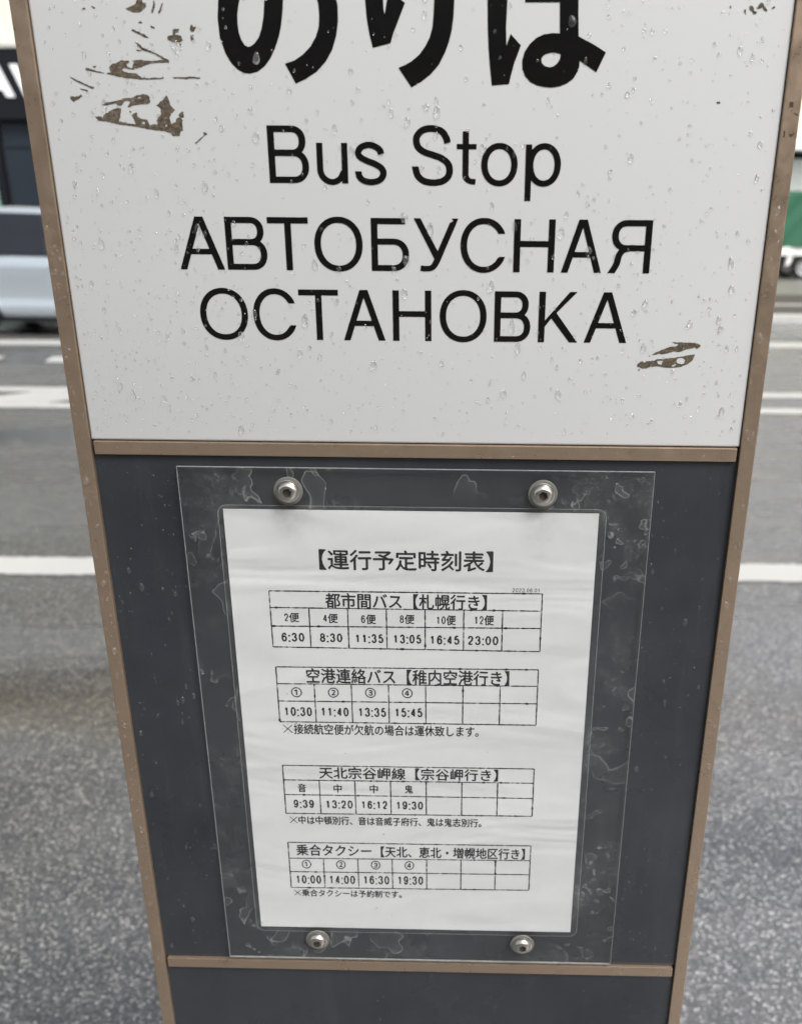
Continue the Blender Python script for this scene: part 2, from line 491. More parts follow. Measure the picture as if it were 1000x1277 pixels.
def letter_polys(ch, x, z0, z1, w, t=.13):
    xm = x + w / 2
    if ch == 'A':
        return [[[(x, z0), (xm - t * .55, z1), (xm + t * .55, z1), (x + w, z0), (x + w - t, z0), (xm + .09, z0 + .10), (xm - .09, z0 + .10), (x + t, z0)],
                 [(xm - .06, z0 + .19), (xm + .06, z0 + .19), (xm, z1 - .13)]]]
    if ch == 'V':
        return [[[(x, z1), (x + t, z1), (xm, z0 + .13), (x + w - t, z1), (x + w, z1), (xm + t * .55, z0), (xm - t * .55, z0)]]]
m = MB()
for ch, x, ww in (('A', -7.60, .53), ('V', -7.085, .50)):
    for pl in letter_polys(ch, x, 3.115, 3.575, ww, .125):
        m.poly(pl, -.03, .029)
m.build('sign_letters', M_LETTER, fascia)
# shop front bays: dark shutter panels and one glazed bay with mint curtain
x = XL
bays = [(-19, -16.2, 0), (-16.1, -13.2, 1), (-13.1, -10.4, 0), (-10.3, -7.60, 1), (-7.46, -4.6, 0), (-4.5, -1.6, 0), (-1.5, 1.4, 1)]
for a, b, g in bays:
    m = MB(); m.box(a, b, .16, .246, .06, 2.79); fr = m.build('window' if g else 'shutter', M_SHOPGL if g else M_SLGL, shop)
    if g:
        m = MB(); m.box(a + .1, b - .06, .10, .157, .9, 2.5); m.build('curtain', M_MINT, fr)
    else:
        m = MB()
        for i in range(2):
            m.box(a + .04, b - .04, .145, .158, .5 + i * 1.9, .51 + i * 1.9)
        m.build('groove', M_NAVY, fr, kind='stuff')
    m = MB(); m.box(b + .002, b + .098, .10, .247, .06, 2.795); m.build('mullion', M_NAVY, shop)

# ================================================================ BUILDING on the right, 26 m away
rb = thing('cream_building', (0, 26, 0), 'cream rendered building behind the green canopied truck, pale lower wall and dark gutter band', 'building')
m = MB(); m.box(3.5, 40, 0, 12, .0, 8.5); m.build('wall', M_CREAM2, rb)
m = MB(); m.box(3.5, 40, -.12, -.003, .06, 2.95); m.build('lower_wall', M_PALE, rb)
m = MB(); m.box(3.4, 40.1, -.22, -.002, 2.953, 3.10, bev=.01); m.build('gutter_band', M_NAVY, rb)
m = MB()
m.face([(3.4, -.9, 3.12), (40.1, -.9, 3.12), (40.1, -.003, 3.38), (3.4, -.003, 3.38)])
m.face([(3.4, -.9, 3.103), (40.1, -.9, 3.103), (40.1, -.003, 3.103), (3.4, -.003, 3.103)])
m.face([(3.4, -.9, 3.12), (40.1, -.9, 3.12), (40.1, -.9, 3.103), (3.4, -.9, 3.103)])
m.build('awning', simple('awning_grey', (.45, .47, .48), .5), rb)
m = MB(); m.box(3.3, 40.2, -.3, 12.2, 8.5, 8.75, bev=.03); m.build('roof', M_ROOF, rb)
for i in range(6):
    x = 11 + i * 4.6
    m = MB(); m.box(x, x + 1.9, -.05, -.002, 4.7, 6.1, bev=.01); wf = m.build('window', M_RIM, rb)
    m = MB(); m.box(x + .07, x + .92, -.062, -.051, 4.78, 6.02); m.box(x + .98, x + 1.83, -.062, -.051, 4.78, 6.02); m.build('pane', M_SHOPGL, wf)

# ================================================================ ADDED building, unseen behind the camera, blocks low sky and darkens reflections
sb = thing('added_building', (0, -11, 0), 'added dark brown tiled front with a deep canopy, unseen behind the camera', 'building')
m = MB(); m.box(-22, 22, -8, 0, .0, 5.0); m.build('wall', M_BRICK, sb)
m = MB(); m.box(-22.2, 22.2, .002, .9, 3.3, 3.6, bev=.02); m.build('canopy', M_ROOF, sb)
m = MB(); m.box(-22.2, 22.2, -8.1, .2, 5.002, 5.2, bev=.02); m.build('roof', M_ROOF, sb)
for i in range(8):
    x = -20 + i * 5.1
    m = MB(); m.box(x, x + 3.4, .002, .06, .4, 2.7, bev=.01); wf = m.build('window', M_TRIM, sb)
    m = MB(); m.box(x + .08, x + 1.66, .061, .07, .5, 2.6); m.build('pane', M_SHOPGL, wf)
    m = MB(); m.box(x + 1.74, x + 3.32, .061, .07, .5, 2.6); m.build('pane', M_SHOPGL, wf)
# ================================================================ CAR
def wheel(parent, x, y, z, r, wd, side):
    o = bpy.data.objects.new('wheel', None); COL.objects.link(o); o.parent = parent; o.location = (x, y, z)
    prof = [(r * .66, 0), (r * .9, -.01), (r, .03), (r, wd - .03), (r * .9, wd + .01), (r * .66, wd)]
    rows = disc_profile(prof, 40)
    m = MB(); m.grid(rows, close=True); m.grid([rows[0], rows[-1]], close=True)
    t = m.build('tyre', M_TYRE, o, True); t.rotation_euler = (0, 0, math.pi if side > 0 else 0)
    m = MB()
    m.grid(disc_profile([(r * .66, wd - .01), (r * .62, wd - .035), (r * .30, wd - .05), (r * .16, wd - .02), (.001, wd - .02)], 40), close=True)
    m.grid(disc_profile([(r * .655, 0.01), (.001, 0.01)], 40), close=True)
    t2 = m.build('rim', M_RIM, o, True, angle=30); t2.rotation_euler = t.rotation_euler
    m = MB()
    for i in range(9):
        a = 2 * math.pi * i / 9
        cx_, cz_ = r * .45 * math.cos(a), r * .45 * math.sin(a)
        m.grid(disc_profile([(r * .085, wd - .028), (.001, wd - .0275)], 10, cx_, 0, cz_), close=True)
    t3 = m.build('rim_hole', M_TRIM, o, kind='stuff'); t3.rotation_euler = t.rotation_euler
    return o

def interp(tab, x):
    if x <= tab[0][0]: return tab[0][1]
    for (a, va), (b, vb) in zip(tab, tab[1:]):
        if x <= b:
            u = (x - a) / (b - a)
            return va + (vb - va) * u
    return tab[-1][1]

car = thing('parked_car', (0, 0, 0), 'white hatchback car parked across the road in front of the dark shop', 'car')
CX, CY, HW = -5.78, 11.0, .82            # rear wheel centre, near side plane, half width
car.location = (CX, CY + HW, 0)          # local x: 0 at the rear axle, front towards +x, near side at y = -HW
RW = .30
L0, L1, WB = -.66, 3.28, 2.45
top = [(L0, .60), (L0 + .04, .84), (L0 + .12, .955), (-.1, .97), (.6, .975), (1.6, .955), (2.25, .93), (2.6, .86), (3.0, .76), (3.2, .63), (L1, .48)]
bot = [(L0, .36), (L0 + .1, .27), (0, .22), (2.6, .20), (3.1, .22), (L1, .33)]
wid = [(L0, .86), (L0 + .10, .955), (.1, 1.0), (2.3, 1.0), (2.9, .95), (3.15, .85), (L1, .68)]
prof = [(0, .90), (.05, .965), (.12, 1.0), (.20, .985), (.27, .962), (.40, .958), (.60, .985), (.74, 1.0), (.82, .985), (.90, .95), (.96, .88), (1.0, .74)]
st = sorted(set([round(L0 + (L1 - L0) * i / 70, 4) for i in range(71)]))
rows = []
for x in st:
    zb, zt, ww = interp(bot, x), interp(top, x), interp(wid, x) * HW
    for wx in (0.0, WB):
        d = abs(x - wx)
        if d < RW + .045:
            zb = max(zb, RW + math.sqrt((RW + .045) ** 2 - d * d))
    row = []
    for t, q in prof: row.append((x, -ww * q, zb + (zt - zb) * t))
    for t, q in reversed(prof): row.append((x, ww * q, zb + (zt - zb) * t))
    rows.append(row)
m = MB(); m.grid(rows, close=True, cap=True)
body = m.build('body', M_CARW, car, True, angle=40)
# cabin: glass loft with painted roof
roof = [(-.60, .965), (-.50, 1.20), (-.36, 1.385), (-.1, 1.43), (.5, 1.455), (1.1, 1.44), (1.55, 1.38), (2.05, 1.10), (2.28, .96)]
m = MB(); rows = []
for i in range(49):
    x = -.60 + 2.88 * i / 48
    zt = interp(roof, x); zb = .93
    row = []
    for t, q in ((0, .955), (.35, .90), (.7, .83), (.80, .80), (.86, .785), (.93, .74), (.98, .66), (1.0, .5)):
        row.append((x, -HW * q, zb + (zt - zb) * t))
    row += [(a, -b, c_) for a, b, c_ in reversed(row)]
    rows.append(row)
m.grid(rows, close=True, cap=True, mi=lambda i, j: 1 if (j in (4, 5, 6, 7, 8, 9, 10) and 5 < i < 34) else 0)
m.build('cabin', [M_CARG, M_CARW], car, True, angle=50)
for sgn in (-1, 1):
    for x0, x1, ww in ((.02, -.14, .10), (.98, .94, .05), (2.12, 1.56, .05)):
        if 1:
            m = MB()
            a = (x0, sgn * HW * .968, .93); b = (x1, sgn * HW * .80, 1.37)
            m.face([a, (a[0] + ww, a[1], a[2]), (b[0] + ww, b[1], b[2]), b])
            m.face([(a[0], a[1] * .97, a[2]), (a[0] + ww, a[1] * .97, a[2]), (b[0] + ww, b[1] * .97, b[2]), (b[0], b[1] * .97, b[2])])
            m.build('pillar', M_TRIM, car)
for x in (0, WB):
    for sgn in (-1, 1):
        wheel(car, x, sgn * (HW - .19), RW, RW, .18, 0 if sgn < 0 else 1)
m = MB(); m.box(-.35, 2.95, -HW * .86, HW * .86, .16, .4); m.build('underbody', M_TRIM, car)
m = MB(); m.box(.40, 2.05, -HW - .004, -HW + .02, .24, .252, bev=.004); m.build('sill_trim', M_CHROME, car)
for x in (1.02, 2.0):
    m = MB(); m.box(x, x + .17, -HW - .025, -HW + .004, .80, .825, bev=.008); m.build('door_handle', M_CARW, car)
for sgn in (-1, 1):
    m = MB(); m.box(L0 - .01, L0 + .12, min(sgn * .55, sgn * .76), max(sgn * .55, sgn * .76), .72, .93, bev=.03); m.build('tail_lamp', M_RED, car, True)
    m = MB(); m.box(L1 - .28, L1 - .08, min(sgn * .42, sgn * .68), max(sgn * .42, sgn * .68), .55, .68, bev=.03); m.build('headlight', M_LAMP, car, True)
    m = MB(); m.box(1.75, 1.93, min(sgn * .80, sgn * .97), max(sgn * .80, sgn * .97), .93, 1.06, bev=.03); m.build('wing_mirror', M_CARW, car, True)

# ================================================================ LITTLE TRUCK with a green canopy
tk = thing('light_truck', (8.62, 23.7, .06), 'small white truck with a green tarpaulin canopy parked in front of the cream building', 'truck')
TW = .72                                    # half width; near side at y = 0; rear wheel at x = 0, cab towards +x
m = MB(); m.box(-.72, 1.42, 0, 2 * TW, .56, .76, bev=.015); m.build('bed_side', M_TRUCK, tk)
m = MB(); m.box(-.70, 2.6, .12, 2 * TW - .12, .28, .557); m.build('chassis', M_TRIM, tk)
m = MB()
nx = 26; nz_ = 10
def fold(x, z): return .035 * math.sin(5.2 * x - 3.1 * z + 1.2) + .018 * math.sin(11 * x - 9 * z)
front = [[(-.70 + 2.1 * i / nx, -.02 + fold(i * .08, j * .12) * .8 + .10 * j / nz_, .765 + 1.20 * j / nz_) for i in range(nx + 1)] for j in range(nz_ + 1)]
back = [[(p[0], 2 * TW - p[1], p[2]) for p in r] for r in front]
m.grid(front); m.grid(back)
m.grid([front[-1], [(p[0], .35, 2.06) for p in front[-1]], [(p[0], 2 * TW - .35, 2.06) for p in front[-1]], back[-1]])
for e in (0, -1):
    for j in range(nz_):
        m.face([front[j][e], front[j + 1][e], back[j + 1][e], back[j][e]])
    m.face([front[-1][e], (front[-1][e][0], .35, 2.06), (front[-1][e][0], 2 * TW - .35, 2.06), back[-1][e]])
m.build('canopy', M_GREEN, tk, True, angle=50)
cabp = [(1.46, .50), (1.46, 1.86), (1.60, 1.92), (2.25, 1.90), (2.62, 1.12), (2.72, .98), (2.74, .50)]
m = MB(); m.grid([[(a, y, b) for a, b in [((a - 2.1) * s_ + 2.1, (b - 1.2) * s_ + 1.2) for a, b in cabp]] for y, s_ in ((.02, .95), (.08, 1.0), (2 * TW - .08, 1.0), (2 * TW - .02, .95))], close=True, cap=True)
m.build('cab', M_TRUCK, tk)
m = MB(); m.face([(1.62, .015, 1.18), (2.44, .015, 1.18), (2.20, .015, 1.72), (1.62, .015, 1.72)]); m.build('window', M_CARG, tk)
m = MB(); m.face([(2.60, .15, 1.17), (2.60, 1.29, 1.17), (2.29, 1.25, 1.83), (2.29, .19, 1.83)]); m.build('windscreen', M_CARG, tk)
for sgn in (0, 1):
    m = MB(); m.box(2.70, 2.765, .12 + sgn * 1.0, .32 + sgn * 1.0, .68, .86, bev=.02); m.build('headlight', M_LAMP, tk)
for x in (0, 1.95):
    for sgn, y in ((0, .18), (1, 2 * TW - .18)):
        wheel(tk, x, y, .275, .275, .15, sgn)
m = MB()
m.face([(-.45, .03, .555), (-.30, .03, .555), (-.36, .03, .36), (-.48, .03, .30)]); m.build('mudguard', M_TRUCK, tk)

# ================================================================ BUS STOP SIGN
YAW = -.0155136
SX = Matrix.Rotation(YAW, 3, 'Z') @ Vector((-.031463, .476826, 0))
sign = thing('bus_stop_sign', (SX.x, SX.y, 0), 'tall flat bus stop sign with white panel above slate panels in a bronze frame', 'bus stop sign', rz=YAW)
def Z(mm): return Z0 + mm / 1000
def mmloops(ls): return [[(a / 1000, Z(b)) for a, b in l] for l in ls]
TOPZ = 610
# white panel
m = MB(); m.box(-.17585, .17585, .0006, .030, Z(187.0), Z(TOPZ), bev=.0013)
wp = m.build('white_panel', M_WHITE, sign, True, angle=60)
for n_, a, b in (('slate_panel', -176.9, 178.8), ('slate_panel', -905, -185.3)):
    m = MB(); m.box(-.17585, .17585, .0022, .030, Z(a), Z(b)); sl = m.build(n_, M_SLATE, sign)
    if a > -200: slate_mid = sl
    else: slate_low = sl
# frame: two side rails with a fine lip, three cross rails
rails = []
for sgn in (-1, 1):
    m = MB()
    xs = sorted((sgn * .1760, sgn * .1842))
    m.box(xs[0], xs[1], -.0006, .032, Z(-940), Z(TOPZ + 12), bev=.0005)
    rails.append(m.build('side_rail', M_BRONZE, sign, False))
bars = []
for a, b in ((179.1, 186.7), (-185.0, -177.2), (TOPZ + .3, TOPZ + 11), (-915, -905.3)):
    m = MB(); m.box(-.17455, .17455, -.0003, .030, Z(a), Z(b), bev=.0006); bars.append(m.build('cross_rail', M_BRONZE, sign))
m = MB(); m.box(-.183, .183, .0322, .036, Z(-940), Z(TOPZ + 10)); m.build('back_plate', M_SLATE, sign)
for sgn in (-1, 1):
    m = MB(); m.box(sgn * .150 - .02, sgn * .150 + .02, .006, .030, .011, Z(-915.3)); m.build('leg', M_BRONZE, sign)
m = MB(); m.box(-.25, .25, -.10, .14, 0.0, .010, bev=.002); m.build('base_plate', M_STEEL, sign)

# ---- lettering -------------------------------------------------------
def ell(cx, cz, rx, rz, a0, a1, n=24, e=2.0):
    out = []
    for i in range(n + 1):
        a = math.radians(a0 + (a1 - a0) * i / n)
        c_, s_ = math.cos(a), math.sin(a)
        out.append((cx + rx * math.copysign(abs(c_) ** (2 / e), c_), cz + rz * math.copysign(abs(s_) ** (2 / e), s_)))
    return out
def catmull(p, n=6):
    out = []
    for i in range(len(p) - 1):
        a = p[i - 1] if i else (2 * p[0][0] - p[1][0], 2 * p[0][1] - p[1][1])
        b, c_ = p[i], p[i + 1]
        d = p[i + 2] if i + 2 < len(p) else (2 * c_[0] - b[0], 2 * c_[1] - b[1])
        for j in range(n):
            t = j / n
            out.append(tuple(.5 * (2 * b[q] + (c_[q] - a[q]) * t + (2 * a[q] - 5 * b[q] + 4 * c_[q] - d[q]) * t * t + (3 * b[q] - a[q] - 3 * c_[q] + d[q]) * t ** 3) for q in (0, 1)))
    out.append(p[-1])
    return out
lift = [0]
def stroke(m, pts, wv=3.0, wh=2.65, closed=False, cut0=None, cut1=None):
    lift[0] = (lift[0] + 1) % 7
    y = .00045 - .000012 * lift[0]
    n = len(pts); A, B = [], []
    for i, p in enumerate(pts):
        q0 = pts[(i - 1) % n] if (closed or i) else p
        q1 = pts[(i + 1) % n] if (closed or i < n - 1) else p
        tx, tz = q1[0] - q0[0], q1[1] - q0[1]
        l = math.hypot(tx, tz) or 1
        nx_, nz2 = -tz / l, tx / l
        ox, oz = nx_ * wv / 2, nz2 * wh / 2
        if cut0 and i == 0: ox, oz = cut0
        if cut1 and i == n - 1: ox, oz = cut1
        A.append((p[0] + ox, p[1] + oz)); B.append((p[0] - ox, p[1] - oz))
    rows = [[(a / 1000, y, Z(b)) for a, b in r] for r in (A, B)]
    if closed:
        rows = [r + [r[0]] for r in rows]
    m.grid(rows)
def rect(m, x0, x1, z0, z1): stroke(m, [((x0 + x1) / 2, z0), ((x0 + x1) / 2, z1)], x1 - x0, 1)
def pgon(m, pts):
    lift[0] = (lift[0] + 1) % 7
    m.poly([[(a / 1000, Z(b)) for a, b in pts]], .00045 - .000012 * lift[0])
V, Hh = 3.25, 2.85
def glyph(m, ch, x0, x1, b, t):
    h = t - b; xm = (x0 + x1) / 2; w_ = x1 - x0
    if ch == 'А':
        pgon(m, [(x0, b), (xm - 2.05, t), (xm + 2.05, t), (x1, b), (x1 - 3.5, b), (xm, t - 3.7), (x0 + 3.4, b)])
        za, zb_ = b + .29 * h, b + .395 * h
        k1 = (xm - x0 - 3.15) / (h - 3.3)
        pgon(m, [(x0 + 2.6 + k1 * za - k1 * b, za), (x1 - 2.6 - k1 * za + k1 * b, za), (x1 - 2.6 - k1 * (zb_ - b), zb_), (x0 + 2.6 + k1 * (zb_ - b), zb_)])
    elif ch in 'ВB':
        rect(m, x0, x0 + V, b, t)
        zt, zm, zl = t - Hh / 2, b + .53 * h, b + Hh / 2
        r = (zt - zm) / 2
        stroke(m, [(x0 + .2, zt)] + ell(x1 - 1.2 - V / 2 - r * 1.0, (zt + zm) / 2, r * 1.0, r, 90, -90, 20, 2.2) + [(x0 + .2, zm)], V, Hh)
        r = (zm - zl) / 2
        stroke(m, [(x0 + .2, zm)] + ell(x1 - V / 2 - r * 1.0, (zm + zl) / 2, r * 1.0, r, 90, -90, 20, 2.2) + [(x0 + .2, zl)], V, Hh)
    elif ch == 'Т':
        rect(m, x0, x1, t - Hh, t); rect(m, xm - V / 2, xm + V / 2, b, t - Hh + .1)
    elif ch == 'О':
        stroke(m, ell(xm, (b + t) / 2, w_ / 2 - V / 2, h / 2 + .45 - Hh / 2, 0, 352.5, 47, 2.12), V, Hh, True)
    elif ch == 'С':
        stroke(m, ell(xm + .35, (b + t) / 2, w_ / 2 - V / 2 + .35, h / 2 + .45 - Hh / 2, 28, 334, 44, 2.1), V, Hh, cut0=(-V / 2, 0), cut1=(V / 2, 0))
    elif ch == 'Б':
        rect(m, x0, x0 + V, b, t); rect(m, x0 + .2, x1 - 1.9, t - Hh, t)
        zm, zl = b + .56 * h, b + Hh / 2; r = (zm - zl) / 2
        stroke(m, [(x0 + .2, zm)] + ell(x1 - V / 2 - r, (zm + zl) / 2, r, r, 90, -90, 20, 2.2) + [(x0 + .2, zl)], V, Hh)
    elif ch == 'У':
        xj = x0 + .50 * w_; zj = b + .245 * h
        pgon(m, [(x0, t), (x0 + 3.3, t), (xj + 1.9, zj + 1.6), (xj + .2, zj - 2.1)])
        stroke(m, catmull([(x1 - 1.6, t), (x0 + .63 * w_, b + .42 * h), (x0 + .50 * w_, b + .17 * h), (x0 + .40 * w_, b + .07 * h), (x0 + .26 * w_, b + .053 * h), (x0 + .15 * w_, b + .062 * h)]), 3.2, 2.6, cut0=(-1.6, 0))
    elif ch == 'Н':
        rect(m, x0, x0 + V, b, t); rect(m, x1 - V, x1, b, t); rect(m, x0 + V - .1, x1 - V + .1, b + .48 * h, b + .48 * h + Hh)
    elif ch == 'Я':
        rect(m, x1 - V, x1, b, t)
        zt, zm = t - Hh / 2, b + .475 * h; r = (zt - zm) / 2
        stroke(m, [(x1 - .2, zt)] + ell(x0 + 1.2 + V / 2 + r, (zt + zm) / 2, r, r, 90, 270, 20, 2.2) + [(x1 - .2, zm)], V, Hh)
        stroke(m, catmull([(x0 + .56 * w_, zm + .2), (x0 + .36 * w_, zm - .8), (x0 + .25 * w_, zm - 3.4), (x0 + .20 * w_, b + 4.2), (x0 + 1.75, b)]), V, Hh, cut1=(V * .55, 0))
    elif ch == 'К':
        rect(m, x0, x0 + V, b, t)
        pgon(m, [(x0 + V - .1, b + .30 * h), (x0 + V - .1, b + .43 * h), (x1 - 4.6, t), (x1 - .8, t), (x0 + 6.9, b + .50 * h)])
        pgon(m, [(x0 + 6.0, b + .50 * h), (x0 + 8.1, b + .635 * h), (x1 + .3, b), (x1 - 3.9, b)])
L1_ = MB()
for ch, a, b_, in (('B', -69.1, -49.5),):
    glyph(L1_, 'B', a, b_, 316.1, 341.4)
b0, xt = 316.1, 334.0
# u
stroke(L1_, [(-44.1, xt), (-44.1, b0 + 6.6)] + ell(-38.4, b0 + 6.4, 5.7, 5.8, 180, 320, 18)[1:] + [(-32.6, b0 + 5.2)], 3.0, 2.7)
rect(L1_, -33.55, -30.6, b0, xt)
def trace(o, s_, pts, bx0, by0, bx1, by1, mm):   # centre lines given in glyph units, mapped on to a box in mm
    X0, Z1, X1, Z0_ = mm
    return catmull([(X0 + (x - bx0) / (bx1 - bx0) * (X1 - X0), Z1 + (y - by0) / (by1 - by0) * (Z0_ - Z1)) for x, y in pts])
stroke(L1_, trace(0, 0, [(779, 263), (765, 226), (712, 200), (660, 211), (635, 243), (646, 275), (690, 300), (740, 320), (780, 348), (789, 385), (765, 420), (715, 434), (665, 424), (640, 400), (632, 366)], 614, 182, 808, 452, (-27.0, 334.5, -11.9, 315.5)), 3.1, 2.75, cut0=(1.55, 0), cut1=(-1.55, 0))
stroke(L1_, trace(0, 0, [(277, 186), (268, 150), (240, 112), (185, 96), (130, 106), (97, 140), (92, 175), (105, 210), (140, 236), (190, 253), (240, 272), (278, 303), (289, 342), (280, 382), (245, 411), (190, 420), (135, 410), (98, 376), (84, 322)], 66, 77, 308, 438, (.7, 341.9, 20.4, 315.4)), 3.25, 2.95, cut0=(1.65, 0), cut1=(-1.65, 0))
# t
stroke(L1_, [(26.6, 339.4), (26.6, b0 + 4.0)] + ell(30.1, b0 + 4.2, 3.5, 3.0, 180, 262, 10)[1:] + [(31.5, b0 + 1.15)], 3.0, 2.5)
rect(L1_, 22.3, 31.8, 331.6, 333.9)
stroke(L1_, ell(43.0, 324.9, 8.67 - 1.4, 9.5 - 1.25, 0, 352.5, 47, 2.08), 3.1, 2.7, True)
rect(L1_, 55.6, 58.55, 308.8, 333.9)
stroke(L1_, ell(64.55, 324.9, 8.0 - 1.35, 9.5 - 1.25, 0, 352.5, 47, 2.08), 3.05, 2.7, True)
L1_.build('english_lettering', M_BLACK, wp)
RU = MB()
for word, ex, b, t in (('АВТОБУСНАЯ', [-117.3, -94.6, -93.2, -72.7, -71.9, -51.5, -48.7, -24.5, -20.2, -1.3, 1.2, 23.3, 24.5, 47.1, 51.1, 71.5, 75.1, 95.3, 98.6, 119.5], 275.6, 300.5),
                       ('ОСТАНОВКА', [-109.5, -84.8, -82.0, -59.8, -58.2, -37.9, -35.6, -14.0, -10.0, 9.8, 14.1, 38.2, 42.2, 60.8, 64.9, 85.0, 88.6, 110.6], 241.3, 266.3)):
    for i, ch in enumerate(word):
        glyph(RU, ch, ex[2 * i], ex[2 * i + 1], b, t)
RU.build('russian_lettering', M_BLACK, wp)
# shapes in millimetres on the face of the sign
JAPANESE = [[[(-85.6,400.1),(-87.6,393.1),(-88.6,385.6),(-88.2,377.9),(-86.2,371.6),(-83.7,367.4),(-81.0,364.9),(-78.3,363.5),(-75.3,363.2),(-71.8,364.0),(-68.4,366.1),(-65.3,369.4),(-62.8,373.6),(-60.6,378.6),(-59.2,383.5),(-58.2,389.5),(-57.0,400.2),(-65.7,400.1),(-66.3,393.8),(-67.2,386.8),(-68.4,381.9),(-70.1,378.0),(-72.2,375.7),(-74.0,374.5),(-75.5,374.2),(-76.9,374.9),(-78.3,377.1),(-79.2,379.9),(-79.5,383.4),(-79.3,387.2),(-78.6,390.5),(-77.3,394.8),(-74.4,400.1)]],[[(-45.2,400.2),(-42.9,396.0),(-41.7,391.7),(-41.5,386.9),(-41.9,382.5),(-43.5,378.4),(-46.2,374.5),(-49.9,371.2),(-53.9,368.8),(-58.5,367.4),(-53.9,359.2),(-49.2,361.1),(-43.9,364.1),(-39.2,368.5),(-36.1,373.2),(-34.0,378.7),(-32.9,384.7),(-32.8,390.7),(-33.9,396.0),(-36.5,400.2)]],[[(-20.1,400.3),(-20.1,392.9),(-19.6,385.9),(-18.6,379.9),(-17.1,374.1),(-8.8,376.0),(-7.5,379.9),(-6.1,382.9),(-1.9,392.1),(-9.3,397.2),(-11.3,387.5),(-11.8,389.7),(-11.9,393.4),(-11.5,400.3)]],[[(11.5,400.4),(11.5,393.0),(11.2,387.6),(10.7,382.7),(9.4,378.4),(7.3,374.8),(4.5,371.4),(0.9,368.7),(-2.3,367.1),(-5.3,366.0),(0.7,357.9),(5.3,360.2),(9.8,363.4),(13.7,367.4),(16.5,372.3),(18.4,376.8),(19.6,381.4),(20.4,387.1),(20.7,393.0),(20.7,400.4)]],[[(36.1,400.5),(35.9,393.1),(36.2,382.3),(36.7,374.6),(37.5,366.9),(38.6,358.9),(46.6,359.5),(47.5,363.3),(48.9,368.3),(51.7,375.4),(46.8,380.0),(45.0,375.2),(44.6,382.4),(44.8,388.8),(45.1,400.5)]],[[(68.5,400.6),(69.5,380.3),(65.9,380.4),(62.2,379.9),(58.8,378.5),(55.7,375.9),(53.5,372.8),(52.5,369.2),(52.7,365.8),(54.1,362.8),(56.6,360.4),(59.9,359.0),(63.1,358.4),(66.6,358.1),(70.5,358.7),(73.9,360.0),(76.7,361.9),(78.6,364.9),(79.2,367.1),(79.3,369.3),(87.3,364.6),(91.2,372.7),(87.9,374.6),(84.4,376.4),(78.2,379.1),(77.6,387.9),(77.0,400.6)],[(70.3,371.9),(70.0,369.8),(68.7,368.0),(66.9,366.8),(65.0,366.5),(63.0,367.1),(61.7,368.2),(61.4,369.7),(61.9,371.0),(63.5,372.0),(66.0,372.5),(68.2,372.4)]],[[(52.9,397.9),(53.1,392.6),(68.9,392.7),(68.6,398.0)]]]
